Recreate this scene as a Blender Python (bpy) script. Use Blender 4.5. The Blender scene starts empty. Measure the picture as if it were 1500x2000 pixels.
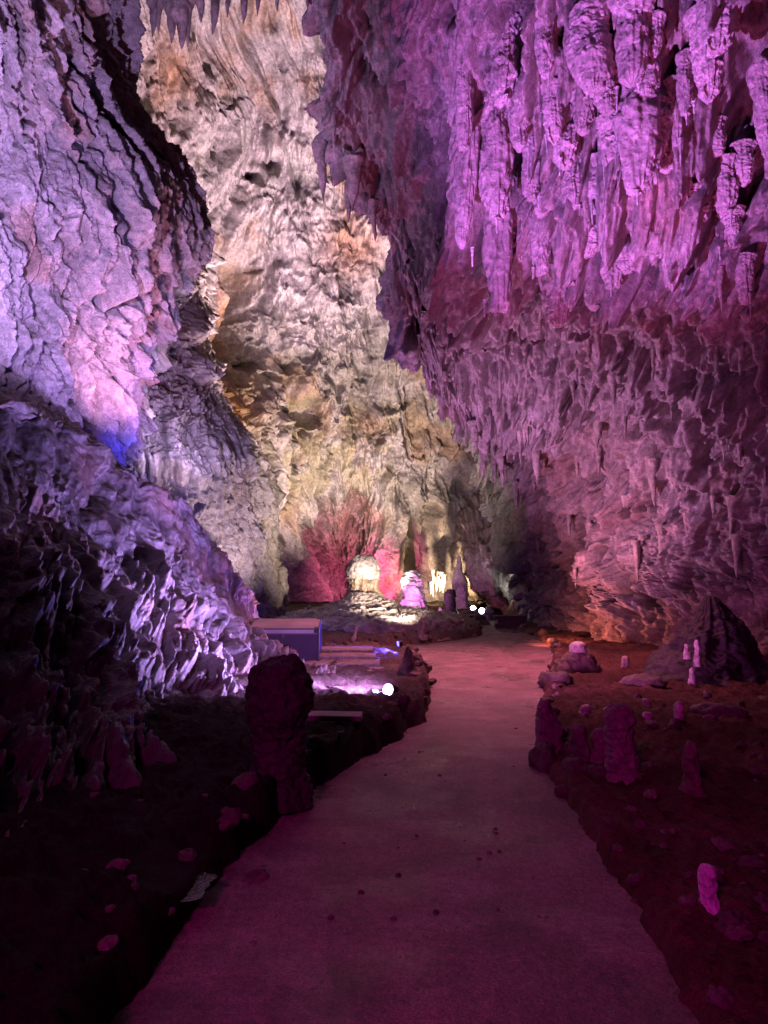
import bpy, bmesh, math, random
import numpy as np
from mathutils import Vector, Matrix

sc = bpy.context.scene
COL = sc.collection
rng = np.random.default_rng(7)
random.seed(7)
F32 = np.float32
TONE = 0.75          # lowers every tint so less bounced light fills the shadows

# ------------------------------------------------------------------ camera maths
CAM_H = 1.55
FPX = 1455.0
PITCH = math.atan(130.0 / FPX)
SP, CP = math.sin(PITCH), math.cos(PITCH)

def at(px, py, Y):
    """the world point at distance Y down the cave seen in direction (px, py)"""
    cx = (px - 750.0) / FPX
    cy = (1000.0 - py) / FPX
    dy = CP - cy * SP
    dz = SP + cy * CP
    t = Y / dy
    return np.array([cx * t, Y, CAM_H + dz * t])

def gnd(px, py, z=0.0):
    cx = (px - 750.0) / FPX
    cy = (1000.0 - py) / FPX
    dy = CP - cy * SP
    dz = SP + cy * CP
    t = (z - CAM_H) / dz
    return np.array([cx * t, dy * t, z])

# ------------------------------------------------------------------ noise
_perm = np.random.default_rng(11).permutation(4096).astype(np.int32)
_g = np.random.default_rng(12).normal(size=(4096, 3))
_g = (_g / np.linalg.norm(_g, axis=1)[:, None]).astype(F32)

from concurrent.futures import ThreadPoolExecutor
_pool = ThreadPoolExecutor(4)
_perm = _perm.astype(np.int32)

def _h(i, j, k):
    return _perm[(_perm[(_perm[i & 4095] + j) & 4095] + k) & 4095]

def par(fn, *arrs):
    """run fn over row blocks of its arrays on all cores"""
    n = arrs[0].shape[0]
    if arrs[0].size < 60000 or n < 16:
        return fn(*arrs)
    cuts = np.linspace(0, n, 13).astype(int)
    fs = [_pool.submit(fn, *[a[c0:c1] for a in arrs]) for c0, c1 in zip(cuts[:-1], cuts[1:])]
    return np.concatenate([f.result() for f in fs], 0)

def perlin(p):
    return par(_perlin, np.asarray(p, F32))

def _perlin(p):
    """p (...,3) -> about -0.7..0.7"""
    p = np.asarray(p, F32)
    f = np.floor(p)
    i = f.astype(np.int32)
    r = p - f
    w = r * r * r * (r * (r * 6 - 15) + 10)
    x, y, z = r[..., 0], r[..., 1], r[..., 2]
    res = 0
    for a in (0, 1):
        wx = w[..., 0] if a else 1 - w[..., 0]
        for b in (0, 1):
            wy = w[..., 1] if b else 1 - w[..., 1]
            for c in (0, 1):
                wz = w[..., 2] if c else 1 - w[..., 2]
                g = _g[_h(i[..., 0] + a, i[..., 1] + b, i[..., 2] + c)]
                res = res + wx * wy * wz * (g[..., 0] * (x - a) + g[..., 1] * (y - b) + g[..., 2] * (z - c))
    return res

def fbm(p, octs=4, lac=2.03, gain=0.5):
    a, s, q = 1.0, 0.0, np.asarray(p, F32)
    for o in range(octs):
        s = s + a * perlin(q + 17.3 * o)
        q = q * lac
        a *= gain
    return s

def ridged(p, octs=4, gain=0.5):
    a, s, q = 1.0, 0.0, np.asarray(p, F32)
    for o in range(octs):
        s = s + a * (1 - 2.2 * np.abs(perlin(q + 31.7 * o)))
        q = q * 2.1
        a *= gain
    return s

def billow(p, octs=3, gain=0.5):
    """rounded swellings parted by sharp creases, about 0..1"""
    a, s, q = 1.0, 0.0, np.asarray(p, F32)
    for o in range(octs):
        s = s + a * (np.abs(perlin(q + 23.1 * o)) * 2.0 + 1e-6) ** .78
        q = q * 2.15
        a *= gain
    return s * .85

def hash01(i, j, k, seed):
    return (_h(i + seed * 131, j + seed * 71, np.zeros_like(i) + k * 977 + seed)).astype(F32) / 4096.0

def sstep(a, b, x):
    t = np.clip((x - a) / (b - a), 0, 1)
    return t * t * (3 - 2 * t)

def drips(u, v, cw, cl, seed, rad=(0.3, 0.75), cut=0.0):
    return par(lambda a, b: _drips(a, b, cw, cl, seed, rad, cut), np.asarray(u, F32), np.asarray(v, F32))

def knobs(u, v, c, seed):
    return par(lambda a, b: _knobs(a, b, c, seed), np.asarray(u, F32), np.asarray(v, F32))

def _drips(u, v, cw, cl, seed, rad, cut):
    """pointed drapery hanging down +v. returns height 0..1 (times own radius)"""
    i0 = np.floor(u / cw).astype(np.int32)
    j0 = np.floor(v / cl).astype(np.int32)
    out = np.zeros_like(u)
    for di in (-1, 0, 1):
        i = i0 + di
        for dj in (-1, 0, 1, 2):
            j = j0 + dj
            r1, r2, r3, r4 = (hash01(i, j, k, seed) for k in range(4))
            uc = (i + 0.15 + 0.7 * r1) * cw
            vt = (j + r2) * cl
            L = cl * (0.6 + 1.0 * r3)
            W = cw * (rad[0] + (rad[1] - rad[0]) * r4)
            t = (vt - v) / L
            inside = (t > 0) & (t < 1)
            tt = np.clip(t, 0.0, 1)
            w = W * (0.12 + 0.88 * tt ** 0.55)
            x = (u - uc + 0.25 * W * (r3 - .5) * tt * 2) / w
            prof = np.sqrt(np.clip(1 - x * x, 0, 1))
            fade = 1 - sstep(0.35, 1.0, tt)
            lift = 0.35 + 0.65 * np.minimum(1, tt * 3)
            h = np.where(inside & (np.abs(x) < 1) & (r2 > cut), prof * fade * lift * (0.5 + 0.5 * r4), 0)
            out = np.maximum(out, h)
    return out

def _knobs(u, v, c, seed):
    """cauliflower bumps: union of half balls, 0..1"""
    i0 = np.floor(u / c).astype(np.int32)
    j0 = np.floor(v / c).astype(np.int32)
    d = np.full_like(u, 9.0)
    for di in (-1, 0, 1):
        for dj in (-1, 0, 1):
            i, j = i0 + di, j0 + dj
            uc = (i + hash01(i, j, 0, seed)) * c
            vc = (j + hash01(i, j, 1, seed)) * c
            rr = 0.55 + 0.5 * hash01(i, j, 2, seed)
            d = np.minimum(d, np.hypot(u - uc, v - vc) / c / rr)
    return np.sqrt(np.clip(1 - d * d, 0, 1))

def knobs3(p, c, seed):
    """cauliflower bumps in 3D: union of half balls, 0..1"""
    p = np.asarray(p, F32) / c
    f = np.floor(p).astype(np.int32)
    d = np.full(p.shape[:-1], 9.0, F32)
    for a in (-1, 0, 1):
        for b in (-1, 0, 1):
            for e in (-1, 0, 1):
                i, j, k = f[..., 0] + a, f[..., 1] + b, f[..., 2] + e
                h = [_h(i + seed * 13 + 101 * m, j + 7 * m, k + seed).astype(F32) / 4096.0 for m in range(4)]
                q = np.stack([i + h[0], j + h[1], k + h[2]], -1) - p
                d = np.minimum(d, np.linalg.norm(q, axis=-1) / (.5 + .5 * h[3]))
    return np.sqrt(np.clip(1 - d * d, 0, 1))

# ------------------------------------------------------------------ mesh building
def mesh_from(name, V, faces, mat, tint=None, smooth=True, parent=None, loc=None, link=True):
    V = np.ascontiguousarray(V, dtype=F32)
    faces = np.ascontiguousarray(faces, dtype=np.int32)
    me = bpy.data.meshes.new(name)
    n, k = faces.shape
    me.vertices.add(len(V)); me.vertices.foreach_set('co', V.ravel())
    me.loops.add(n * k); me.loops.foreach_set('vertex_index', faces.ravel())
    me.polygons.add(n)
    me.polygons.foreach_set('loop_start', np.arange(0, n * k, k, dtype=np.int32))
    me.polygons.foreach_set('loop_total', np.full(n, k, dtype=np.int32))
    me.polygons.foreach_set('use_smooth', np.full(n, smooth))
    if tint is not None:
        a = me.attributes.new('tint', 'FLOAT_COLOR', 'POINT')
        c = np.ones((len(V), 4), F32); c[:, :3] = tint * TONE
        a.data.foreach_set('color', c.ravel())
    me.update(); me.validate()
    me.materials.append(mat)
    o = bpy.data.objects.new(name, me)
    if link: COL.objects.link(o)
    if parent is not None: o.parent = parent
    if loc is not None: o.location = loc
    return o

def grid_faces(nr, nc, wrap=False):
    idx = np.arange(nr * nc).reshape(nr, nc)
    if wrap:
        r = np.roll(idx, -1, axis=1)
        a, b, c, d = idx[:-1], r[:-1], r[1:], idx[1:]
    else:
        a, b, c, d = idx[:-1, :-1], idx[:-1, 1:], idx[1:, 1:], idx[1:, :-1]
    return np.stack([a.ravel(), b.ravel(), c.ravel(), d.ravel()], 1)

def tag(o, label=None, cat=None, group=None, kind=None):
    if label: o['label'] = label
    if cat: o['category'] = cat
    if group: o['group'] = group
    if kind: o['kind'] = kind
    return o

def empty(name, loc, rz=0.0):
    o = bpy.data.objects.new(name, None)
    o.empty_display_size = 0.1
    o.location = loc; o.rotation_euler = (0, 0, rz)
    COL.objects.link(o)
    return o

def bm_obj(name, bm, mat, parent=None, smooth=False):
    me = bpy.data.meshes.new(name)
    bm.to_mesh(me); bm.free()
    if smooth:
        for p in me.polygons: p.use_smooth = True
    me.materials.append(mat)
    o = bpy.data.objects.new(name, me)
    COL.objects.link(o)
    if parent is not None: o.parent = parent
    return o

def add_box(bm, c, s, bev=0.0, rot=None):
    r = bmesh.ops.create_cube(bm, size=1.0)
    vs = r['verts']
    bmesh.ops.scale(bm, vec=s, verts=vs)
    if bev:
        es = list({e for v in vs for e in v.link_edges})
        rb = bmesh.ops.bevel(bm, geom=es, offset=bev, segments=2, affect='EDGES', profile=0.6)
        vs = list({v for f in rb['faces'] for v in f.verts} | {v for v in vs if v.is_valid})
    if rot is not None: bmesh.ops.rotate(bm, matrix=rot, verts=vs)
    bmesh.ops.translate(bm, vec=c, verts=vs)

def add_cyl(bm, p0, p1, r0, r1=None, seg=20):
    p0, p1 = Vector(p0), Vector(p1)
    d = p1 - p0
    M = Matrix.Translation((p0 + p1) / 2) @ d.to_track_quat('Z', 'Y').to_matrix().to_4x4()
    bmesh.ops.create_cone(bm, cap_ends=True, segments=seg, radius1=r0, radius2=r0 if r1 is None else r1,
                          depth=d.length, matrix=M)

# Catmull-Rom sampling of a control net
def cr_axis(n_ctrl, n_out):
    t = np.linspace(0, n_ctrl - 1, n_out)
    i = np.minimum(t.astype(int), n_ctrl - 2)
    f = (t - i)[:, None]
    w = np.hstack([-.5*f**3 + f**2 - .5*f, 1.5*f**3 - 2.5*f**2 + 1, -1.5*f**3 + 2*f**2 + .5*f, .5*f**3 - .5*f**2])
    W = np.zeros((n_out, n_ctrl))
    for k in range(4):
        idx = i + k - 1
        lo, hi = idx < 0, idx > n_ctrl - 1
        np.add.at(W, (np.arange(n_out), np.clip(idx, 0, n_ctrl - 1)), w[:, k])
        # linear extrapolation at the ends
        r = np.where(lo)[0]; W[r, 0] += w[r, k]; W[r, 1] -= w[r, k]
        r = np.where(hi)[0]; W[r, n_ctrl-1] += w[r, k]; W[r, n_ctrl-2] -= w[r, k]
    return W

class Net:
    def __init__(s, rows, NR, NC):
        """rows: list of rows of (px,py,Y); smooth base sheet in world space"""
        A = np.array(rows, float)
        nr, nc, _ = A.shape
        P = np.array([[at(*c) for c in r] for r in A])
        Wr, Wc = cr_axis(nr, NR), cr_axis(nc, NC)
        up = lambda X: np.einsum('ai,ijk,bj->abk', Wr, X, Wc)
        s.P = up(P)
        pp = up(A[:, :, :2])
        s.px, s.py = pp[..., 0], pp[..., 1]
        s.NR, s.NC = NR, NC
        s.frame()
    def frame(s):
        P = s.P
        du = np.gradient(P, axis=1); dv = np.gradient(P, axis=0)
        N = np.cross(du, dv)
        N /= np.linalg.norm(N, axis=2)[..., None] + 1e-9
        C = np.array([0, 0, CAM_H])
        if np.mean(np.sum(N * (C - P), axis=2)) < 0: N = -N
        s.N = N
        lu = np.linalg.norm(np.diff(P, axis=1), axis=2); lv = np.linalg.norm(np.diff(P, axis=0), axis=2)
        s.U = np.hstack([np.zeros((s.NR, 1)), np.cumsum(lu, 1)])
        s.U -= s.U[:, s.NC // 2][:, None]
        s.V = np.vstack([np.zeros((1, s.NC)), np.cumsum(lv, 0)])
        s.Uc = np.repeat(np.median(s.U, axis=0)[None], s.NR, 0)     # follows the columns of the sheet
    def g(s, px, py, rx, ry):
        return np.exp(-((s.px - px) / rx) ** 2 - ((s.py - py) / ry) ** 2)
    def build(s, name, mat, tint, parent=None):
        s.obj = mesh_from(name, s.P.reshape(-1, 3), grid_faces(s.NR, s.NC), mat, tint.reshape(-1, 3), parent=parent)
        return s.obj
    def near(s, px, py):
        k = np.argmin((s.px - px) ** 2 + (s.py - py) ** 2)
        i, j = divmod(k, s.NC)
        return s.P[i, j], s.N[i, j]

def tri(*c):
    return np.array(c, F32)
def mixc(a, b, m):
    return a * (1 - m[..., None]) + np.asarray(b, F32) * m[..., None]

# ------------------------------------------------------------------ materials
def rock_mat(name, rough=0.62, bump=0.02, spec=0.4, scale=1.0, wet=0.0, grain=.38):
    m = bpy.data.materials.new(name); m.use_nodes = True
    nt = m.node_tree; N = nt.nodes; L = nt.links
    b = N['Principled BSDF']
    geo = N.new('ShaderNodeNewGeometry')
    at_ = N.new('ShaderNodeAttribute'); at_.attribute_name = 'tint'
    def noise(sc_, det, ro=0.55):
        n = N.new('ShaderNodeTexNoise'); n.inputs['Scale'].default_value = sc_ * scale
        n.inputs['Detail'].default_value = det; n.inputs['Roughness'].default_value = ro
        L.new(geo.outputs['Position'], n.inputs['Vector']); return n
    n1, n2, n3 = noise(1.3, 5), noise(9, 5, 0.65), noise(38, 4, 0.7)
    r1 = N.new('ShaderNodeMapRange'); r1.inputs[1].default_value = .3; r1.inputs[2].default_value = .7
    r1.inputs[3].default_value = .68; r1.inputs[4].default_value = 1.2
    L.new(n1.outputs['Fac'], r1.inputs[0])
    r2 = N.new('ShaderNodeMapRange'); r2.inputs[1].default_value = .3; r2.inputs[2].default_value = .72
    r2.inputs[3].default_value = .55; r2.inputs[4].default_value = 1.3
    L.new(n2.outputs['Fac'], r2.inputs[0])
    mm = N.new('ShaderNodeMath'); mm.operation = 'MULTIPLY'
    L.new(r1.outputs[0], mm.inputs[0]); L.new(r2.outputs[0], mm.inputs[1])
    r3 = N.new('ShaderNodeMapRange'); r3.inputs[1].default_value = .3; r3.inputs[2].default_value = .7
    r3.inputs[3].default_value = 1 - grain; r3.inputs[4].default_value = 1 + grain
    L.new(n3.outputs['Fac'], r3.inputs[0])
    m5 = N.new('ShaderNodeMath'); m5.operation = 'MULTIPLY'
    L.new(mm.outputs[0], m5.inputs[0]); L.new(r3.outputs[0], m5.inputs[1]); mm = m5
    v = N.new('ShaderNodeVectorMath'); v.operation = 'SCALE'
    L.new(at_.outputs['Color'], v.inputs[0]); L.new(mm.outputs[0], v.inputs['Scale'])
    L.new(v.outputs[0], b.inputs['Base Color'])
    rr = N.new('ShaderNodeMapRange'); rr.inputs[3].default_value = rough - .18; rr.inputs[4].default_value = rough + .2
    L.new(n2.outputs['Fac'], rr.inputs[0])
    if wet:
        n4 = noise(.55, 6, .6)
        r4 = N.new('ShaderNodeMapRange'); r4.inputs[1].default_value = .5; r4.inputs[2].default_value = .62
        r4.inputs[3].default_value = 1.0; r4.inputs[4].default_value = 1.0 - wet
        L.new(n4.outputs['Fac'], r4.inputs[0])
        m4 = N.new('ShaderNodeMath'); m4.operation = 'MULTIPLY'
        L.new(rr.outputs[0], m4.inputs[0]); L.new(r4.outputs[0], m4.inputs[1]); L.new(m4.outputs[0], b.inputs['Roughness'])
    else:
        L.new(rr.outputs[0], b.inputs['Roughness'])
    b.inputs['Specular IOR Level'].default_value = spec
    ad = N.new('ShaderNodeMath'); ad.operation = 'MULTIPLY_ADD'; ad.inputs[1].default_value = 0.45
    L.new(n3.outputs['Fac'], ad.inputs[0]); L.new(n2.outputs['Fac'], ad.inputs[2])
    bp = N.new('ShaderNodeBump'); bp.inputs['Strength'].default_value = 0.9; bp.inputs['Distance'].default_value = bump
    L.new(ad.outputs[0], bp.inputs['Height']); L.new(bp.outputs[0], b.inputs['Normal'])
    return m

def plain_mat(name, col, rough=0.5, metal=0.0, var=0.15, scale=20, bump=0.0):
    m = bpy.data.materials.new(name); m.use_nodes = True
    nt = m.node_tree; N = nt.nodes; L = nt.links
    b = N['Principled BSDF']
    tc = N.new('ShaderNodeTexCoord')
    n = N.new('ShaderNodeTexNoise'); n.inputs['Scale'].default_value = scale; n.inputs['Detail'].default_value = 6
    L.new(tc.outputs['Object'], n.inputs['Vector'])
    r = N.new('ShaderNodeMapRange'); r.inputs[3].default_value = 1 - 2*var; r.inputs[4].default_value = 1 + 2*var
    L.new(n.outputs['Fac'], r.inputs[0])
    v = N.new('ShaderNodeVectorMath'); v.operation = 'SCALE'; v.inputs[0].default_value = col
    L.new(r.outputs[0], v.inputs['Scale']); L.new(v.outputs[0], b.inputs['Base Color'])
    b.inputs['Roughness'].default_value = rough; b.inputs['Metallic'].default_value = metal
    if bump:
        bp = N.new('ShaderNodeBump'); bp.inputs['Strength'].default_value = 0.6; bp.inputs['Distance'].default_value = bump
        L.new(n.outputs['Fac'], bp.inputs['Height']); L.new(bp.outputs[0], b.inputs['Normal'])
    return m

def emit_mat(name, col, strength):
    m = bpy.data.materials.new(name); m.use_nodes = True
    nt = m.node_tree; N = nt.nodes
    b = N['Principled BSDF']
    b.inputs['Base Color'].default_value = (0.8, 0.8, 0.8, 1)
    b.inputs['Emission Color'].default_value = (*col, 1)
    b.inputs['Emission Strength'].default_value = strength
    return m

# ------------------------------------------------------------------ lights
def lamp(name, loc, target, col, power, angle=90, blend=0.6, radius=0.06, kind='SPOT'):
    d = bpy.data.lights.new(name, kind)
    d.color = col; d.energy = power; d.shadow_soft_size = radius
    if kind == 'SPOT':
        d.spot_size = math.radians(angle); d.spot_blend = blend
    o = bpy.data.objects.new(name, d)
    o.location = loc
    if target is not None:
        o.rotation_euler = (Vector(target) - Vector(loc)).to_track_quat('-Z', 'Y').to_euler()
    COL.objects.link(o)
    return o
# ================================================================== PATH AND GROUND
PATH_PX = [(120,2250),(235,2000),(330,1850),(400,1760),(440,1705),(490,1655),(535,1612),(575,1575),(640,1525),(700,1487),(775,1447),
           (822,1412),(842,1370),(838,1325),(815,1290),(770,1283),(700,1282),(620,1280),
           (620,1270),(700,1268),(760,1264),(830,1257),(890,1250),(938,1242),(942,1236),(925,1228),(905,1219),(890,1211),
           (975,1211),(985,1222),(1010,1232),(1045,1244),(1072,1262),(1082,1285),(1068,1320),(1058,1360),(1050,1410),(1044,1455),
           (1060,1500),(1090,1545),(1130,1605),(1168,1680),(1210,1735),(1255,1810),(1300,1900),(1345,2000),(1450,2250)]
PATH = np.array([gnd(a, b)[:2] for a, b in PATH_PX])
_bl, _br = PATH[0].copy(), PATH[-1].copy()
PATH = np.vstack([[_bl + (_bl - PATH[1]) * 0 + np.array([-.15, -7])], PATH, [_br + np.array([.15, -7])]])

def path_sd(x, y):
    """signed distance to the path outline, negative on the path"""
    d = np.full(x.shape, 1e9); ins = np.zeros(x.shape, bool)
    n = len(PATH)
    for a in range(n):
        x0, y0 = PATH[a]; x1, y1 = PATH[(a + 1) % n]
        ex, ey = x1 - x0, y1 - y0
        t = np.clip(((x - x0) * ex + (y - y0) * ey) / (ex * ex + ey * ey + 1e-12), 0, 1)
        d = np.minimum(d, np.hypot(x - x0 - t * ex, y - y0 - t * ey))
        if abs(ey) > 1e-9:
            c = ((y0 > y) != (y1 > y)) & (x < ex * (y - y0) / ey + x0)
            ins ^= c
    return np.where(ins, -d, d)

DOME = gnd(716, 1196)            # centre of the domed stalagmite
DOME = np.array([-0.62, 22.6, 0.0])
def gh(x, y, fine=True):
    x = np.asarray(x, float); y = np.asarray(y, float)
    sd = path_sd(x, y)
    p = np.stack([x, y, np.zeros_like(x)], -1)
    sd = sd + .07 * fbm(p * 2.6 + 70, 3) + .02 * perlin(p * 14)
    out = np.clip(sd, 0, None)
    left = sstep(1.5, -0.5, x - 0.12 * y + .2)
    rs_ = sstep(.1, .6, x - .12 * y)
    z = 0.10 - .09 * rs_ + 0.06 * sstep(.0, .3, out) * (1 - .8 * rs_)
    z = z + 0.035 * np.clip(out - .3, 0, 6) * (1 - .85 * rs_)
    # terrace with steps on the left, beyond it a low basin
    z = z + 0.10 * fbm(p * 0.7, 3) * sstep(0.1, 1.2, out) * (1 - .4 * rs_)
    z = z + (.12 - .05 * rs_) * np.exp(-(out / .2) ** 2) * (0.4 + 2.2 * fbm(p * 3.1 + 5, 3))     # ragged rim
    r = np.hypot((x - DOME[0] - .2) , (y - DOME[1]) )
    z = z + 0.10 * np.exp(-(r / 2.1) ** 2) + 0.15 * np.exp(-(np.hypot(x - 1.6, y - 22.5) / 1.6) ** 2)
    if fine:
        z = z + (.025 * ridged(p * 13 + 3, 3) + .03 * fbm(p * 8, 3)) * sstep(-.05, .1, out)
        z = z + (.09 - .035 * rs_) * fbm(p * 3.3, 4) * sstep(-.05, .2, out) + 0.035 * ridged(p * 7, 3) * sstep(-.05, .15, out)
        # small dried mud terraces on the right-hand floor
        rt = sstep(.3, 1.2, out) * sstep(1.0, 2.5, x)
        z = z + 0.07 * np.floor(3 * fbm(p * .8 + 9, 3) + .5) * .5 * rt
    pc = gnd(384, 1683, .2); pr_ = np.exp(-(np.hypot(x - pc[0], (y - pc[1]) / 1.3) / .3) ** 4); z = z * (1 - pr_) + .13 * pr_
    inn = sstep(0.06, -0.03, sd)
    return z * (1 - inn) + (-0.07) * inn

def gz(x, y):
    return float(gh(np.array([x]), np.array([y]))[0])

M_soil = rock_mat('damp_soil', rough=.75, bump=.06, spec=.08, scale=1.6)
M_path = rock_mat('worn_concrete', rough=.55, bump=.02, spec=.4, scale=2.2, wet=.6, grain=.65)
M_rock = rock_mat('pale_limestone', rough=.62, bump=.05, spec=.35)
M_wet = rock_mat('wet_flowstone', rough=.45, bump=.03, spec=.45)
M_dark = rock_mat('dark_limestone', rough=.65, bump=.03, spec=.3)

def ray_ground(px, py):
    """the point of the ground seen at (px, py)"""
    Y = np.linspace(2.0, 40, 1500)
    P = np.array([at(px, py, y) for y in Y])
    h = P[:, 2] - gh(P[:, 0], P[:, 1])
    k = np.argmax(h < 0)
    return P[k] if (h < 0).any() else gnd(px, py)

def make_ground():
    NR, NC = 1000, 900
    Y = np.exp(np.linspace(math.log(1.0), math.log(62.0), NR)) - 5.0
    k = np.sign(np.linspace(-1, 1, NC)) * np.abs(np.linspace(-1, 1, NC)) ** 1.25 * 1.5
    YY = np.repeat(Y[:, None], NC, 1)
    XX = k[None, :] * (YY + 5.4) + 0.07 * np.clip(YY, 0, 30)
    Z = gh(XX, YY)
    p = np.stack([XX, YY, Z], -1)
    t = np.full(p.shape, 1.0, F32) * np.array([.16, .12, .10], F32)
    m = sstep(-.15, .35, fbm(p * 1.2, 4))
    t = mixc(t, (.30, .25, .2), m * .5)
    t = t * (1 - .85 * sstep(.2, -.6, XX - .08 * YY) * sstep(9.5, 7.0, YY))[..., None]  # near left bank darkened in its tint, standing in for blocked light
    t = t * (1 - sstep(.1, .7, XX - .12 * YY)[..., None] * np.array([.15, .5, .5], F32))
    isl = np.exp(-((XX - .3) / 3.2) ** 2 - ((YY - 21.5) / 4) ** 2)
    t = mixc(t, (.42, .35, .27), isl * .8)
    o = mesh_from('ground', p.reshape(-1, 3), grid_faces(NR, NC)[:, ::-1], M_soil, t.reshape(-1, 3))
    tag(o, kind='structure')
make_ground()

def make_path():
    NR, NC = 900, 420
    Y = np.exp(np.linspace(math.log(1.2), math.log(34.0), NR)) - 3.6
    k = np.linspace(-1, 1, NC)
    YY = np.repeat(Y[:, None], NC, 1)
    XX = 0.1 + k[None, :] * (0.9 + .2 * (YY + 3.6)) + .08 * np.clip(YY, 0, 40)
    sd = path_sd(XX, YY)
    p = np.stack([XX, YY, np.zeros_like(XX)], -1)
    Z = 0.006 * fbm(p * 1.1, 3) + 0.0035 * fbm(p * 6, 3) + 0.003 * perlin(p * 23) + .0025 * perlin(p * 47)
    p[..., 2] = Z
    f = grid_faces(NR, NC)[:, ::-1]
    keep = (sd.ravel()[f] < 0.2).all(1)
    f = f[keep]
    used = np.unique(f); remap = np.full(NR * NC, -1); remap[used] = np.arange(len(used))
    t = np.ones(p.shape, F32) * np.array([.36, .22, .23], F32)
    m = sstep(-.1, .4, fbm(p * np.array([1.6, .8, 1]) + 2, 4))
    t = mixc(t, (.20, .16, .14), m * .7)
    grit = perlin(p * 60) + perlin(p * 31)
    t = t * (1 + .35 * np.clip(grit, -1, 1))[..., None]
    dust = sstep(.12, .4, fbm(p * np.array([1.8, 2.2, 1.]) + 40, 5))
    t = mixc(t, (.5, .43, .36), dust * .5)
    o = mesh_from('path', p.reshape(-1, 3)[used], remap[f], M_path, t.reshape(-1, 3)[used])
    tag(o, kind='structure')
make_path()

# ================================================================== CAVE WALLS
# ---- right-hand mass: overhanging curtain and ceiling that comes down to the floor on the right
E = [  # silhouette edge then columns to the right
 [(720,-700,9),(540,-700,7.0),(700,-700,6.6),(850,-700,6.3),(1000,-700,6.0),(1200,-700,5.7),(1500,-700,5.2),(1900,-700,4.6),(2600,-700,3.8)],
 [(700,-250,11.5),(575,-250,9),(720,-250,8.7),(870,-250,8.3),(1030,-250,7.8),(1250,-250,7.4),(1500,-250,6.9),(1900,-250,6.0),(2600,-250,4.8)],
 [(700,0,14),(590,0,11),(730,0,10.4),(880,0,9.9),(1040,0,9.3),(1250,0,8.8),(1500,0,8.3),(1900,0,7.2),(2600,0,5.4)],
 [(720,200,15.5),(612,200,12.5),(750,200,11.8),(890,200,11.1),(1050,200,10.3),(1250,200,9.9),(1500,200,9.3),(1900,200,7.8),(2600,200,5.8)],
 [(750,330,17),(650,330,13.7),(770,330,13),(900,330,12.2),(1060,330,11.3),(1250,330,10.7),(1500,330,10),(1900,330,8.3),(2600,330,6)],
 [(830,450,18),(735,450,14.8),(820,450,14.2),(930,450,13.4),(1070,450,12.4),(1260,450,11.6),(1500,450,10.6),(1900,450,8.6),(2600,450,6.2)],
 [(865,600,19.5),(774,600,16.2),(850,600,16.0),(950,600,15.4),(1090,600,14.4),(1270,600,12.9),(1500,600,11.3),(1900,600,9),(2600,600,6.4)],
 [(925,740,21.5),(835,740,18),(900,740,17.7),(990,740,17.0),(1110,740,15.9),(1280,740,14.0),(1500,740,12),(1900,740,9.3),(2600,740,6.5)],
 [(1000,850,26),(922,850,22),(970,850,21),(1040,850,19.6),(1140,850,17.8),(1290,850,15.2),(1500,850,12.8),(1900,850,9.7),(2600,850,6.6)],
 [(1010,1000,30),(945,1000,26.5),(985,1000,24.8),(1050,1000,22.4),(1150,1000,19.4),(1300,1000,16.1),(1500,1000,13.4),(1900,1000,10),(2600,1000,6.7)],
 [(1060,1110,31),(988,1110,27.5),(1020,1110,25.9),(1075,1110,23.4),(1165,1110,19.8),(1310,1110,16.3),(1500,1110,13.5),(1900,1110,10),(2600,1110,6.7)],
 [(1110,1185,28),(1028,1185,25.6),(1055,1185,24.6),(1095,1185,22.8),(1175,1185,19.6),(1315,1185,15.9),(1500,1185,13.1),(1900,1185,9.8),(2600,1185,6.6)],
 [(1120,1240,26),(1050,1240,24),(1068,1242,23.2),(1105,1250,21.6),(1185,1262,18.6),(1320,1290,15.2),(1500,1325,12.5),(1900,1390,9.4),(2600,1500,6.4)],
 [(1120,1300,26),(1055,1300,24),(1072,1300,23.2),(1108,1310,21.6),(1187,1330,18.6),(1322,1370,15.2),(1502,1420,12.5),(1900,1500,9.4),(2600,1650,6.4)]]
RW = Net(E, 960, 800)
def settle(n, d, q=.6):
    """keep the sheet where it was drawn: most of the relief is cut back into it"""
    m = (n.px > -100) & (n.px < 1600) & (n.py > -100)
    return d - np.quantile(d[m], q)

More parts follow.
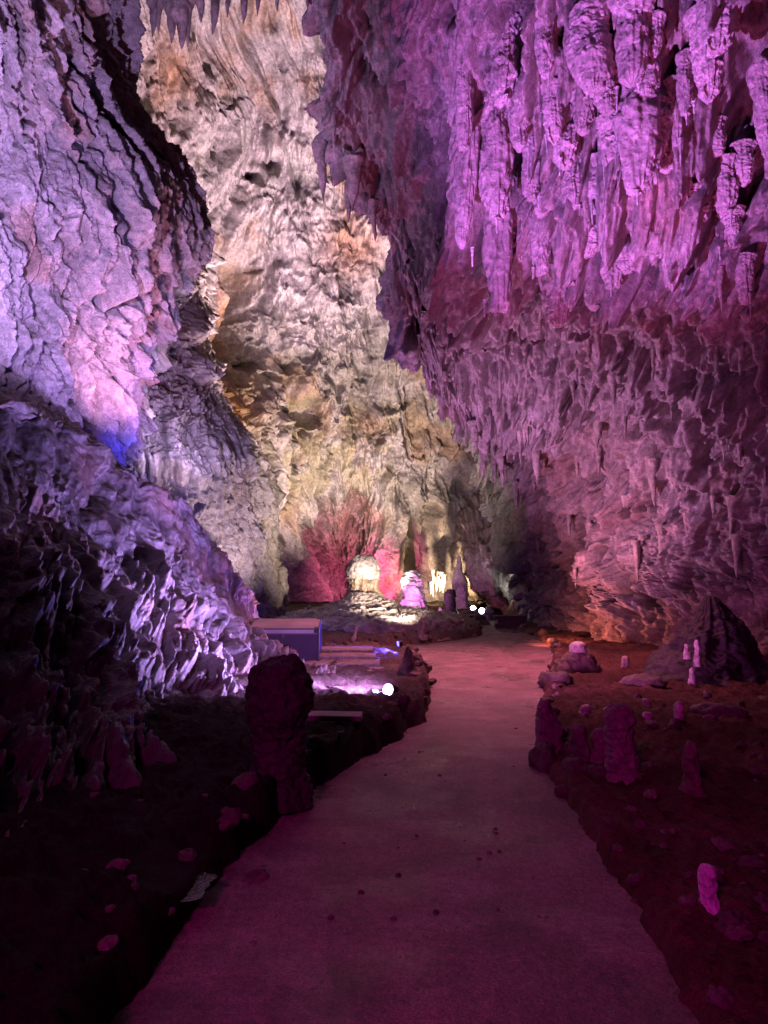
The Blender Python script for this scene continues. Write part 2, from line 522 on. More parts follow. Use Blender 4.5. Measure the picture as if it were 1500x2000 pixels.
def build_right():
    n = RW; P = n.P.astype(F32); V = n.V.astype(F32)
    U = n.Uc.astype(F32)
    wob = fbm(P * .35, 3); wob2 = fbm(P * 1.1 + 60, 3)
    u = U + .4 * wob + .06 * wob2; v = V + .9 * fbm(P * .3 + 40, 2) + .25 * wob2
    ceil = sstep(.35, .75, -n.N[..., 2].astype(F32))
    big = .85 * fbm(P * .28 + 3, 4)
    d1 = drips(u, v, 1.2, 2.5, 3); d2 = drips(u, v, .52, 1.3, 5); d25 = drips(u + .1 * wob2, v, .34, .95, 6)
    d3 = drips(u, v, .24, .75, 9); d4 = drips(u, v, .11, .36, 14)
    low = sstep(950, 1150, n.py)
    nod = np.clip((n.g(1180, 300, 330, 330) + n.g(1500, 350, 260, 330)) * 1.2, 0, 1)
    far = sstep(700, 1000, n.py) * sstep(1300, 1000, n.px)
    k0 = knobs(u, v, 1.1, 17); k1 = knobs(u * 1.1, v, .36, 21); k2 = knobs(u, v, .14, 25)
    drp = (.45 * d1 * (1 - .5 * low) + .38 * d2 * (1 - .3 * low) + .30 * d25) * (1 - .5 * ceil) + (.22 + .06 * far) * d3 + .10 * d4
    q = P * np.array([1, 1, .3], F32)
    rg = ridged(q * 1.4, 3); rf = ridged(P * np.array([3.6, 3.6, 1.1], F32), 3); rff = ridged(P * 8.5, 2); ff = fbm(P * 6, 4)
    pits = sstep(.12, .5, fbm(P * 1.9 + 120, 3))
    d = big + drp + .12 * rg + .06 * rf + .03 * rff + .05 * ff - .30 * pits
    cur = billow(np.stack([u * 1.5, v * .32, np.zeros_like(u)], -1), 3)
    d = d + .30 * cur
    patch = sstep(-.15, .2, fbm(P * .5 + 70, 2))
    d = d + ceil * .4 * k0 + np.maximum(nod, .4 * ceil) * (.24 * k1 + .10 * k2) * (.3 + .7 * patch) + low * (.08 * k2 + .11 * rf + .05 * rff)
    # bulging curtain mass with a ragged lower edge and the recess under it
    edge_y = 585 + 55 * np.sin(n.px / 55.) + .10 * np.abs(n.px - 1080) + 60 * fbm(P * .5 + 11, 2)
    above = sstep(edge_y + 14, edge_y - 14, n.py) * sstep(860, 900, n.px) * sstep(1460, 1300, n.px)
    d = d + .22 * above * sstep(-50, 480, n.py)
    d = d - 1.3 * n.g(1455, 190, 55, 150) - .9 * n.g(1290, 500, 90, 60) - .7 * n.g(1010, 300, 40, 70) - .6 * n.g(985, 470, 26, 60)
    obl = (n.py - 420) - .95 * (n.px - 1220)
    d = d + .55 * sstep(30, -10, obl + 40 * fbm(P * .9, 2)) * sstep(1150, 1250, n.px) * sstep(-350, -60, obl)
    d = d + .8 * n.g(940, 500, 40, 180) + .5 * n.g(935, 330, 30, 120)
    for (cx, cy, rx, ry, a) in [(1165,1080,26,75,.5),(1195,1090,18,70,.4),(1220,1190,24,85,.35),(1330,980,30,70,.4),(1265,850,14,90,.35),(1160,1240,14,60,-.7),(1240,1150,20,40,-.3)]:
        d = d + a * n.g(cx, cy, rx, ry)
    # keep the undercut foot tucked in
    d = settle(n, d)
    dn = np.zeros_like(P); dn[..., 2] = -1
    sag = .28 * d1 + .20 * d2 + .05 * d25 + .02 * d3 + .25 * ceil * k0
    n.P = n.P + n.N * d[..., None] + dn * (sag - np.quantile(sag, .75))[..., None]
    t = np.ones(P.shape, F32) * np.array([.40, .345, .31], F32)
    m = sstep(.0, .45, fbm(P * .55 + 21, 4)); t = mixc(t, (.36, .20, .15), .5 * m)
    m2 = sstep(.05, .5, fbm(P * 1.5 + 90, 4)); t = mixc(t, (.55, .50, .46), .6 * m2)
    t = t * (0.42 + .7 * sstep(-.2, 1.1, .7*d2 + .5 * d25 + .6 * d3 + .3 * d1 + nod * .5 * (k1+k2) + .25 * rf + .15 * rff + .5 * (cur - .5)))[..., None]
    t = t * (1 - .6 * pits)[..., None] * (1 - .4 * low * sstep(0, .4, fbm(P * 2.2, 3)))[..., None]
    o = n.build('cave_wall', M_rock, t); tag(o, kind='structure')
build_right()

# ---- back wall
B = [
 [(60,-350,15.5),(220,-350,17.5),(400,-350,18.5),(560,-350,19),(720,-350,19),(900,-350,18.5),(1150,-350,18)],
 [(60,0,20),(230,0,23),(400,0,25),(560,0,26),(720,0,26),(900,0,25.5),(1150,0,25)],
 [(90,300,22),(290,300,25.5),(450,300,28),(600,300,29),(760,300,29.5),(950,300,29),(1180,300,28)],
 [(120,600,23),(300,600,26),(450,600,29.5),(600,600,31),(780,600,31.8),(980,600,32),(1200,600,31)],
 [(140,800,24),(340,800,27),(480,800,30),(620,800,32.6),(800,800,33.6),(1000,800,34.5),(1220,800,34)],
 [(140,960,24),(350,960,27.5),(500,960,30),(640,960,33.5),(800,960,34.2),(1000,960,36),(1240,960,36)],
 [(140,1060,24),(350,1060,28),(500,1060,31),(640,1060,35.5),(800,1060,35),(1000,1060,37),(1240,1060,37)],
 [(140,1160,24),(350,1160,28),(490,1160,31),(640,1160,36.5),(790,1160,36),(1000,1160,38),(1240,1160,38)],
 [(140,1230,24),(350,1230,28),(490,1230,31),(640,1230,36.5),(790,1230,36),(1000,1230,38),(1240,1230,38)]]
BW = Net(B, 860, 640)
def build_back():
    n = BW; P = n.P.astype(F32); U = n.U.astype(F32); V = n.V.astype(F32)
    wob = fbm(P * .2, 3); wob2 = fbm(P * .7 + 60, 3)
    u = U + 1.0 * wob + .35 * wob2 + .10 * V; v = V + 1.2 * fbm(P * .22 + 7, 2) + .5 * wob2
    big = 1.0 * fbm(P * .16 + 1, 4)
    d1 = drips(u, v, 2.0, 4.4, 43); d2 = drips(u, v, .75, 2.1, 45); d3 = drips(u, v, .38, 1.3, 49); d4 = drips(u, v, .2, .75, 51)
    q = np.stack([u, v * .2, np.zeros_like(u)], -1)
    flute = ridged(q * 1.5, 4)
    A_ = np.array([1, 1, .5], F32); rough = ridged(P * A_ * .8, 4); rf = ridged(P * A_ * 3.3, 3); rff = ridged(P * A_ * 7, 2); ff = fbm(P * A_ * 4.6, 4)
    pits = sstep(.14, .5, fbm(P * .9 + 120, 4))
    fl_m = sstep(720, 930, n.py)
    knob = np.clip(n.g(640, 640, 130, 210) + n.g(480, 780, 90, 90), 0, 1)
    sm = sstep(-.25, .25, fbm(P * .33 + 77, 3)) * .75 + .25          # rough patches between smooth sheets
    fold = billow(np.stack([u * .42, v * .10, np.zeros_like(u)], -1), 3)
    cur = billow(np.stack([u * 1.25, v * .16, np.zeros_like(u)], -1), 3)
    d = big + .95 * fold + (.25 + .18 * fl_m) * cur + (.5 * d1 + .30 * d2) * (1 - .35 * knob) + (.20 * d3 + .12 * d4) * sm \
        + .12 * flute * fl_m + (.15 * rough + .08 * rf + .045 * rff + .07 * ff) * sm + .03 * rff - .3 * pits
    vs = v * .9 + .9 * fbm(P * .8 + 5, 3)
    fr = vs - np.floor(vs)
    d = d + knob * .5 * fr ** 1.5 + knob * .2 * knobs(u, v * 1.7, .55, 61)
    d = d - 3.0 * n.g(470, 560, 34, 70) - 1.6 * n.g(445, 660, 22, 80) - 1.2 * n.g(590, 790, 35, 30)
    d = d - 1.3 * n.g(535, 300, 16, 16) - 1.0 * n.g(500, 330, 12, 12)
    ax = (n.px - 655) / 72.; ay = (n.py - 1040) / 100.
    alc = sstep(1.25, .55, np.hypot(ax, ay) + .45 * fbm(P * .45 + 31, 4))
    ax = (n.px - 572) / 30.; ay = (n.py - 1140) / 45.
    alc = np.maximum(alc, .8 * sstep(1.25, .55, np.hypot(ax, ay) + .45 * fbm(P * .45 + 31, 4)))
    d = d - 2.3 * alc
    d = d + alc * (.55 * ridged(P * np.array([1.1, 1.1, .6], F32), 4) + .2 * rf)
    lace = n.g(690, 1100, 100, 80)
    d = d + lace * (.35 * ridged(P * np.array([1.6, 1.6, .7], F32), 4) + .2 * rf + .15 * rff)
    alc2 = sstep(1.2, .8, np.hypot((n.px - 800) / 12., (n.py - 1090) / 80.))
    d = d - 2.2 * alc2
    d = d + 1.6 * n.g(765, 1110, 38, 90) + 1.5 * n.g(855, 1080, 22, 110) + .9 * n.g(905, 960, 30, 140)
    d = d + 1.4 * n.g(405, 600, 26, 70) + .8 * n.g(430, 760, 60, 60)
    d = settle(n, d, .5)
    dn = np.zeros_like(P); dn[..., 2] = -1
    n.P = n.P + n.N * d[..., None] + dn * (.4 * d1 + .25 * d2 + .1 * d3)[..., None]
    t = np.ones(P.shape, F32) * np.array([.52, .46, .43], F32)
    m = sstep(.02, .4, fbm(P * .4 + 55, 4)); t = mixc(t, (.44, .27, .15), .7 * m)
    m = sstep(.0, .45, fbm(P * np.array([.9, .9, .3]) + 15, 4)); t = mixc(t, (.62, .58, .52), .6 * m)
    og = np.clip(n.g(425, 620, 45, 90) + n.g(430, 790, 75, 75) + .7 * n.g(690, 480, 60, 60) + .5 * n.g(330, 130, 60, 90), 0, 1)
    t = mixc(t, (.50, .22, .07), .85 * og)
    gr = np.clip(n.g(600, 920, 120, 110) + .7 * n.g(720, 830, 150, 140) + .5 * n.g(560, 760, 80, 120), 0, 1) * sstep(-.2, .3, fbm(P * .9 + 33, 3))
    t = mixc(t, (.40, .35, .19), .7 * gr)
    t = mixc(t, (.25, .15, .12), .45 * alc); t = mixc(t, (.55, .40, .36), .6 * lace)  # alcove: red-brown rock with the hollow's shade painted in
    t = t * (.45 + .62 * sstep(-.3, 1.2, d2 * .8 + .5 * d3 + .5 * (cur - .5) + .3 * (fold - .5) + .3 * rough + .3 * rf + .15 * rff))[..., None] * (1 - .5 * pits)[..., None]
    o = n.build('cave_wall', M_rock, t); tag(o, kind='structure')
build_back()

# ---- left wall: bulging pale mass whose right edge stands clear of the back wall
Lr = [
 [(-700,-450,5.0),(-300,-450,6.5),(-60,-450,8),(90,-450,9.2),(180,-450,10.5),(215,-450,12.0),(190,-450,15)],
 [(-700,-120,5.6),(-300,-120,7.5),(-60,-120,9.2),(90,-120,10.6),(190,-120,12.2),(226,-120,14),(200,-120,17)],
 [(-700,60,5.9),(-300,60,8.0),(-60,60,9.8),(90,60,11.3),(190,60,13),(228,60,14.8),(200,60,18)],
 [(-700,190,6),(-300,190,8.2),(-60,190,10.2),(100,190,11.8),(220,190,13.4),(270,190,15.2),(240,190,18.5)],
 [(-700,310,6),(-300,310,8.3),(-60,310,10.4),(130,310,12.1),(300,310,14.2),(368,310,16.2),(330,310,19.5)],
 [(-700,430,6),(-300,430,8.3),(-60,430,10.4),(140,430,12.2),(320,430,14.4),(400,430,16.5),(360,430,20)],
 [(-700,540,5.9),(-300,540,8.2),(-60,540,10.3),(120,540,12.1),(290,540,14.4),(352,540,16.3),(320,540,20)],
 [(-700,660,5.8),(-300,660,8.1),(-60,660,10.2),(100,660,12),(230,660,14),(292,660,15.8),(270,660,19.5)],
 [(-700,790,5.7),(-300,790,8.0),(-60,790,10.2),(90,790,12.0),(200,790,13.8),(255,790,15.4),(240,790,19)],
 [(-700,900,6.5),(-300,900,8.8),(-60,900,11),(90,900,12.8),(200,900,14.6),(248,900,16),(240,900,19)],
 [(-700,1000,7.5),(-300,1000,9.6),(-60,1000,12),(90,1000,14),(200,1000,15.5),(248,1000,17),(240,1000,19)]]
LW = Net(Lr, 760, 560)
def build_left():
    n = LW; P = n.P.astype(F32); U = n.U.astype(F32); V = n.V.astype(F32)
    wob = fbm(P * .4, 3)
    u = U + .5 * wob - .28 * V; v = V + .6 * fbm(P * .4 + 7, 2)     # drapes lean down to the left
    d = .42 * fbm(P * .33 + 13, 4)
    d1 = drips(u, v, .95, 4.2, 63); d25 = drips(u, v, .25, 1.9, 66); d2 = drips(u, v, .45, 2.7, 65); d3 = drips(u, v, .16, .9, 69)
    q = np.stack([u, v * .16, np.zeros_like(u)], -1)
    smooth_m = .8 * np.clip(n.g(335, 400, 60, 110) , 0, 1)               # the bare rounded boss
    a = 1 - .8 * smooth_m
    A_ = np.array([1, 1, .38], F32); rf = ridged(P * A_ * 3.6, 3); rff = ridged(P * A_ * 9, 2); pits = sstep(.12, .5, fbm(P * 1.7 + 120, 3)) * (1 - smooth_m)
    z0_ = np.zeros_like(u)
    fold = billow(np.stack([u * .75, v * .16, z0_], -1), 3); cur = billow(np.stack([u * 2.3, v * .28, z0_], -1), 3)
    fin = billow(np.stack([u * 6, v * 1.1, z0_], -1), 2)
    sm = sstep(-.3, .25, fbm(P * .6 + 177, 3))
    tuf = knobs(u, v * .7, .10, 77)
    d = d + (.42 * fold + .28 * cur + .13 * fin + .30 * d1 + .34 * d2 + .22 * d25 + .12 * d3) * a + .05 * tuf * sm * a
    d = d + .07 * rf + .05 * rff + .10 * fbm(P * A_ * 6, 4) + .08 * fbm(P * 2.6 + 8, 4) - .22 * pits
    d = d + .5 * n.g(300, 400, 80, 130) - .8 * n.g(238, 535, 16, 20) - .5 * n.g(210, 560, 14, 14)
    d = settle(n, d) - .5 * n.g(100, 520, 26, 90) - .4 * n.g(25, 330, 18, 60) - .4 * n.g(110, 330, 25, 70)
    dn = np.zeros_like(P); dn[..., 2] = -1
    n.P = n.P + n.N * d[..., None] + dn * (.4 * d1 + .35 * d2 + .15 * d25)[..., None]
    t = np.ones(P.shape, F32) * np.array([.47, .42, .39], F32)
    m = sstep(.05, .4, fbm(P * .8 + 55, 4)); t = mixc(t, (.40, .22, .12), .6 * m)
    t = mixc(t, (.36, .27, .23), .5 * smooth_m)
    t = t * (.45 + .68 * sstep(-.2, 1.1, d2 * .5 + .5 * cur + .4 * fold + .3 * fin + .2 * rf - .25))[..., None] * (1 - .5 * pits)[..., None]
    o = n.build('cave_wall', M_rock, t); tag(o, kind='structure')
build_left()

# ---- flowstone buttress between the left wall and the back wall
Bt = [
 [(150,470,20),(250,470,20.5),(320,470,21.5),(380,480,23),(395,490,25),(360,490,28)],
 [(150,600,19),(240,600,19.6),(310,600,20.6),(365,600,22),(385,600,24),(350,600,27)],
 [(150,720,18.4),(240,720,19),(310,720,19.6),(365,720,21),(385,720,23),(350,720,27)],
 [(150,790,18),(240,790,18.4),(320,790,19),(395,795,20.4),(440,800,22.2),(420,800,26)],
 [(150,850,17.8),(240,850,18.1),(330,850,18.6),(430,850,19.6),(492,850,21.8),(470,850,26)],
 [(150,930,17.6),(240,930,17.9),(340,930,18.3),(455,930,19.4),(526,930,21.6),(500,930,26)],
 [(150,1020,17.5),(240,1020,17.9),(350,1020,18.4),(460,1020,19.6),(528,1020,22),(500,1020,26)],
 [(150,1120,17.5),(240,1120,18),(350,1120,18.6),(460,1120,20),(524,1120,22.3),(500,1120,26)],
 [(150,1215,17.5),(240,1215,18),(350,1215,18.8),(470,1215,20.2),(545,1215,22.4),(520,1215,26)]]
BT = Net(Bt, 620, 360)
def build_buttress():
    n = BT; P = n.P.astype(F32); U = n.U.astype(F32); V = n.V.astype(F32)
    wob = fbm(P * .4, 3)
    u = U + .3 * wob; v = V + .5 * fbm(P * .4 + 7, 2)
    d = .55 * fbm(P * .35 + 23, 4)
    d1 = drips(u, v, 1.1, 2.6, 83); d2 = drips(u, v, .45, 1.5, 85); d3 = drips(u, v, .18, .7, 89)
    q = np.stack([u, v * .14, np.zeros_like(u)], -1)
    fl = sstep(820, 930, n.py) * sstep(330, 420, n.px)
    cap = n.g(445, 865, 50, 45)
    d = d + (.55 * d1 + .3 * d2) * (1 - .7 * fl) * (1 - cap) + .12 * d3 * (1 - cap) + .34 * billow(q * 1.8, 3) * fl + .12 * ridged(P * 1.6, 4) * (1 - .8 * cap)
    rf = ridged(P * 2.8, 3)
    d = d + (.09 * rf + .04 * ridged(P * 7, 2) + .07 * fbm(P * 4, 4)) * (1 - .7 * cap) + .5 * cap
    d = settle(n, d, .5)
    # lower lip overhanging a dark gap
    lip = sstep(900, 880, n.py - .35 * (n.px - 250)) * sstep(500, 300, n.px)
    d = d + .5 * lip
    dn = np.zeros_like(P); dn[..., 2] = -1
    n.P = n.P + n.N * d[..., None] + dn * (.35 * d1 + .2 * d2)[..., None]
    t = np.ones(P.shape, F32) * np.array([.47, .41, .34], F32)
    m = sstep(.05, .4, fbm(P * .7 + 55, 4)); t = mixc(t, (.38, .28, .16), .5 * m)
    t = mixc(t, (.40, .36, .35), .7 * cap)
    t = t * (.62 + .45 * sstep(-.2, .9, d2 + d3 + .4 * fl))[..., None]
    o = n.build('flowstone_buttress', M_rock, t)
    tag(o, 'tall buttress of fluted flowstone with a domed shoulder between left wall and back wall', 'rock formation')
build_buttress()

# ---- dark flowstone slope on the left
def slope_rows():
    cols = [  # top edge, base
        ((-560,380,4.6), (-900,2300,1.5)),
        ((-220,570,6.6), (-260,1960,2.6)),
        ((0,690,8.4),   (10,1720,3.7)),
        ((150,765,9.8),  (200,1560,5.0)),
        ((262,880,11.0), (330,1485,6.3)),
        ((385,968,12.2), (430,1440,7.2)),
        ((462,1060,12.9),(500,1415,7.9)),
        ((508,1128,13.3),(590,1420,8.2)),
        ((520,1180,14.2),(655,1385,9.0)),
        ((500,1215,16.0),(640,1330,11.5))]
    rows = []
    for t in (-.30, -.12, 0, .12, .28, .46, .66, .85, 1.0, 1.12):
        r = []
        for (a, b) in cols:
            a, b = np.array(a, float), np.array(b, float)
            if t <= 0:
                p = a + np.array([6 * t * 10, -t * 60 if t else 0, -t * 9.0])
            elif t <= 1:
                p = a + (b - a) * t
                # world-space profile: steep convex shoulder, then a flare at the foot
                p[2] = a[2] + (b[2] - a[2]) * (t ** 1.15)
            else:
                p = b + np.array([0, (t - 1) * 900, -.2])
            r.append(tuple(p))
        rows.append(r)
    return rows
SL = Net(slope_rows(), 760, 700)
def build_slope():
    n = SL; P = n.P.astype(F32); U = n.U.astype(F32); V = n.V.astype(F32)
    wob = fbm(P * .6, 3)
    u = U + .45 * wob; v = V + .5 * fbm(P * .5 + 7, 2)
    d = .5 * fbm(P * .4 + 33, 4)
    d1 = drips(u, v, .95, 2.4, 103); d2 = drips(u, v, .4, 1.2, 105); d3 = drips(u, v, .16, .5, 109)
    q = np.stack([u, v * .3, np.zeros_like(u)], -1)
    rid = ridged(q * 1.5, 3)
    q2 = np.stack([u, v * .35, np.zeros_like(u)], -1)
    topm = sstep(.0, 2.5, V - V[240:241])
    z0_ = np.zeros_like(u)
    fold = billow(np.stack([u * .9, v * .28, z0_], -1), 3); cur = billow(np.stack([u * 2.6, v * .55, z0_], -1), 3)
    fin = billow(np.stack([u * 7, v * 2.2, z0_], -1), 2)
    ka = knobs(u + .1 * wob, v * .45, .34, 131); kb = knobs(u, v * .5, .13, 137)
    d = d + (.42 * fold + .13 * cur + .05 * fin + .20 * d1 + .20 * d2 + .09 * d3 + .13 * ka + .055 * kb) * (.3 + .7 * topm) + .03 * ridged(P * 3.2, 3) + .05 * fbm(P * 5, 4)
    d = settle(n, d, .75)
    # hollow under the lip beside the dark stalagmite
    d = d - .9 * n.g(350, 1445, 90, 40) 
    dn = np.zeros_like(P); dn[..., 2] = -1
    n.P = n.P + n.N * d[..., None] + dn * (.14 * d1 + .08 * d2)[..., None]
    t = np.ones(P.shape, F32) * np.array([.34, .29, .27], F32)
    m = sstep(.0, .4, fbm(P * .8 + 55, 4)); t = mixc(t, (.24, .12, .08), .7 * m)
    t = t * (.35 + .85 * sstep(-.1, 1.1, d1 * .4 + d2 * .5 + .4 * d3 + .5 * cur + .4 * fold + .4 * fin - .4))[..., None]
    painted_shade = np.clip(n.g(110, 850, 150, 110) + n.g(230, 1010, 60, 90) + n.g(-100, 760, 150, 150) + n.g(0, 1450, 260, 260) + n.g(150, 1250, 120, 150) + n.g(250, 1480, 150, 110), 0, 1)  # shade painted into the tint of the upper slope and its foot
    t = t * (1 - .75 * painted_shade)[..., None]
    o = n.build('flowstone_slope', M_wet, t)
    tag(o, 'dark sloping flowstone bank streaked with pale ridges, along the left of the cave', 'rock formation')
build_slope()

# ---- far passage wall to the right of the path end
Fp = [
 [(870,960,40),(900,960,36),(950,960,34.5),(1010,960,34.5),(1090,960,34)],
 [(870,1060,37),(905,1060,33),(950,1060,31.5),(1010,1060,31.5),(1090,1060,32)],
 [(872,1105,37),(908,1105,32.5),(950,1105,30.5),(1010,1105,30),(1090,1105,31)],
 [(890,1130,37),(925,1135,32.6),(960,1135,30.2),(1015,1135,29),(1090,1135,30)],
 [(930,1160,38),(955,1160,34),(980,1160,30.5),(1020,1160,28.6),(1090,1160,29)],
 [(965,1185,38),(985,1185,34),(1000,1185,30.5),(1030,1185,28),(1090,1185,28.5)],
 [(975,1218,38),(995,1218,33),(1010,1220,29.5),(1040,1222,27.4),(1090,1225,28)]]
FP = Net(Fp, 260, 240)
def build_far():
    n = FP; P = n.P.astype(F32)
    u = n.U + .3 * fbm(P * .5, 2); v = n.V
    d2 = drips(u, v, .5, 1.3, 125); d3 = drips(u, v, .22, .6, 129)
    d = .3 * fbm(P * .6, 3) + .35 * d2 + .18 * d3 + .1 * ridged(P * 2, 3)
    n.P = n.P + n.N * d[..., None]
    t = np.ones(P.shape, F32) * np.array([.42, .36, .29], F32)
    t = mixc(t, (.36, .22, .10), sstep(1120, 1180, n.py) * .8)
    o = n.build('cave_wall', M_rock, t); tag(o, kind='structure')
build_far()
# dark end of the passage
def build_end():
    rows = [[(780,1000,46),(880,1000,47),(1000,1000,46),(1150,1000,42)],[(780,1120,46),(880,1120,47),(1000,1120,46),(1150,1120,42)],
            [(780,1180,46),(880,1180,47),(1000,1180,46),(1150,1180,42)],[(780,1230,46),(880,1230,47),(1000,1230,46),(1150,1230,42)]]
    n = Net(rows, 200, 300); P = n.P.astype(F32)
    n.P = n.P + n.N * (.8 * fbm(P * .4, 4) + .2 * ridged(P * 1.5, 3))[..., None]
    o = n.build('cave_wall', M_rock, np.ones(P.shape, F32) * np.array([.3, .25, .2], F32)); tag(o, kind='structure')
build_end()
# ================================================================== ROCK FORMATIONS AND FITTINGS
def lathe_rock(name, prof, loc, tint, mat, seg=48, rings=64, amp=.04, nsc=3.0, knob=0.0, ksc=.14, flute=0.0, ripple=0.0,
               lean=(0, 0), seed=0.0, parent=None, dark=.5, link=True, squash=(1, 1), wander=0.0):
    """a rock shape turned round a profile of (radius, height), roughened in 3D"""
    pr = np.array(prof, float)
    seglen = np.concatenate([[0], np.cumsum(np.hypot(*np.diff(pr, axis=0).T))])
    s = np.linspace(0, seglen[-1], rings)
    r = np.interp(s, seglen, pr[:, 0]); z = np.interp(s, seglen, pr[:, 1])
    k = np.ones(5) / 5.0                                # soften the corners of the profile
    rs = np.convolve(np.pad(r, 2, mode='edge'), k, 'valid'); zs = np.convolve(np.pad(z, 2, mode='edge'), k, 'valid')
    r, z = np.where(np.arange(rings) < 2, r, rs), zs
    th = np.linspace(0, 2 * math.pi, seg, endpoint=False)
    R, T = np.meshgrid(r, th, indexing='ij'); Z = np.repeat(z[:, None], seg, 1)
    wx = wander * perlin(np.stack([Z * 1.7 + seed * 9, 0 * Z + seed, 0 * Z], -1)); wy = wander * perlin(np.stack([Z * 1.7 + seed * 5, 0 * Z + seed + 40, 0 * Z], -1))
    X = R * np.cos(T) * squash[0] + lean[0] * Z + wx; Yy = R * np.sin(T) * squash[1] + lean[1] * Z + wy
    P = np.stack([X, Yy, Z], -1).astype(F32)
    dr = np.gradient(P, axis=1); dz = np.gradient(P, axis=0)
    N = np.cross(dr, dz); N /= np.linalg.norm(N, axis=2)[..., None] + 1e-9
    if np.mean(N[..., 0] * np.cos(T) + N[..., 1] * np.sin(T)) < 0: N = -N
    q = P + np.array([seed * 3.7, seed * 1.9, seed * 5.3], F32)
    n1 = fbm(q * nsc, 4); n2 = ridged(q * nsc * 2.7, 3)
    d = amp * (1.3 * n1 + .45 * n2)
    kk = 0
    if knob:
        kk = knobs3(q, ksc, 3) * .7 + knobs3(q, ksc * .45, 5) * .35
        d = d + knob * kk
    if flute:
        d = d + flute * ridged(np.stack([T * 2.2 + seed, Z * .25, 0 * Z], -1), 2)
    if ripple:
        w = Z * 9 + 1.6 * n1 + .8 * np.sin(T * 3)
        d = d + ripple * (w - np.floor(w)) * np.clip(R, .2, 1.4)
    d = d * np.minimum(1, R / (.25 * R.max()) + .02)
    P = P + N * d[..., None]
    t = np.ones(P.shape, F32) * np.array(tint, F32)
    t = t * (1 - dark + dark * 1.5 * sstep(-.4, .9, n1 + .5 * n2 + .6 * (kk if knob else 0)))[..., None]
    V = P.reshape(-1, 3)
    f = grid_faces(rings, seg, True)
    return mesh_from(name, V, f, mat, t.reshape(-1, 3), parent=parent, loc=loc, link=link)

PALE = (.50, .43, .36); CREAM = (.62, .55, .46); DULL = (.26, .20, .18); MUD = (.20, .14, .12); WHITE = (.72, .68, .64)

# ---- domed stalagmite on its flowstone apron, centre of the cave
D = empty('domed_stalagmite', (DOME[0], DOME[1], 0))
tag(D, 'large mushroom-domed stalagmite, brightly lit, rising from a rippled apron at the cave centre', 'stalagmite')
lathe_rock('cap', [(.0,2.24),(.13,2.225),(.26,2.16),(.37,2.04),(.44,1.88),(.475,1.72),(.46,1.62),(.42,1.57),(.30,1.55)], (0,0,0), CREAM, M_wet, 110, 60, .035, 4, knob=.05, ksc=.12, parent=D, dark=.4)
lathe_rock('trunk', [(.31,1.66),(.33,1.58),(.29,1.40),(.30,1.22),(.38,1.06),(.52,.90)], (.01,0,0), (.52,.38,.24), M_wet, 150, 70, .045, 4, flute=.10, parent=D, dark=.6)
lathe_rock('apron', [(.42,1.12),(.56,1.0),(.74,.86),(.95,.73),(1.25,.62),(1.75,.52),(2.5,.42),(3.3,.30),(3.9,-.12)], (.15,-.5,0), (.52,.44,.35), M_wet, 300, 220, .09, 1.6, ripple=.10, lean=(-.12,.12), squash=(.8, 1.1), parent=D, dark=.55)

def stal(name, px, top, base, Y, r, label, tint=PALE, mat=M_rock, head=.8, foot=1.3, group=None, cat='stalagmite', amp=.2, lean=(0, 0), seed=0.0, z0=None, seg=40, rings=44, dome=.85, knob=0.0):
    """a stalagmite whose top is seen at (px, top); r is its half width in metres"""
    if z0 is None and Y >= 25:
        b = at(px, base, Y); z0 = b[2] - .12
    elif z0 is None:
        b = ray_ground(px, base); r *= b[1] / Y; Y = b[1]; z0 = b[2] - .05
    else: b = at(px, base, Y)
    t = at(px, top, Y)
    h = t[2] - z0
    pr = [(0, h), (r * .45 * dome, h * .985), (r * .8 * dome, h * .93), (r * dome, h * .82), (r * head, h * .6), (r * head, h * .4), (r * (head + foot) / 2, h * .18), (r * foot, h * .03), (r * foot * 1.08, -.08)]
    o = lathe_rock(name, pr, (b[0], Y, z0), tint, mat, seg, rings, amp * r * 1.6, .55 / max(r, .03), lean=lean, seed=seed, knob=knob, ksc=r * .5)
    return tag(o, label, cat, group)

# big dark one in the left foreground
zb = gz(*gnd(545, 1555)[:2]) - .08
b = gnd(543, 1560)
b[1] = 5.25
h = at(545, 1296, 5.25)[2] - zb
o = lathe_rock('stalagmite', [(0,h*.99),(.08,h*.985),(.14,h*.945),(.175,h*.86),(.19,h*.74),(.18,h*.62),(.145,h*.54),(.13,h*.4),(.135,h*.25),(.15,h*.1),(.19,.0),(.21,-.1)],
               (at(545,1400,5.25)[0], 5.25, zb), (.045,.035,.035), M_dark, 110, 150, .04, 5, knob=.03, ksc=.075)
tag(o, 'thick dark club-headed stalagmite standing in front of the flight case', 'stalagmite')

# ---- right-hand floor
stal('stalagmite', 1216, 1378, 1522, 6.0, .092, 'tall stout stalagmite with a bent rounded top and spreading foot on the right floor', (.30,.22,.22), knob=.03, seg=72, rings=80, head=.80, foot=1.5, lean=(-.03, 0), seed=2)
stal('stalagmite', 1076, 1366, 1462, 7.05, .095, 'slanting tapered stalagmite on the right edge of the path', (.26,.2,.19), head=1.0, foot=1.35, dome=.55, lean=(-.1, 0), seed=3)
stal('stalagmite', 1132, 1415, 1476, 6.8, .07, 'short blunt stalagmite stub behind the slanting one at the path edge', (.24,.18,.17), head=1, foot=1.2, seed=4)
stal('stalagmite', 1176, 1425, 1482, 6.6, .075, 'low rounded stalagmite stub just left of the tall bent stalagmite', (.24,.18,.17), head=1, foot=1.5, seed=5)
stal('stalagmite', 1352, 1448, 1548, 5.6, .06, 'thin dark stalagmite post to the right of the tall bent stalagmite', MUD, head=.8, foot=1.8, seed=6)
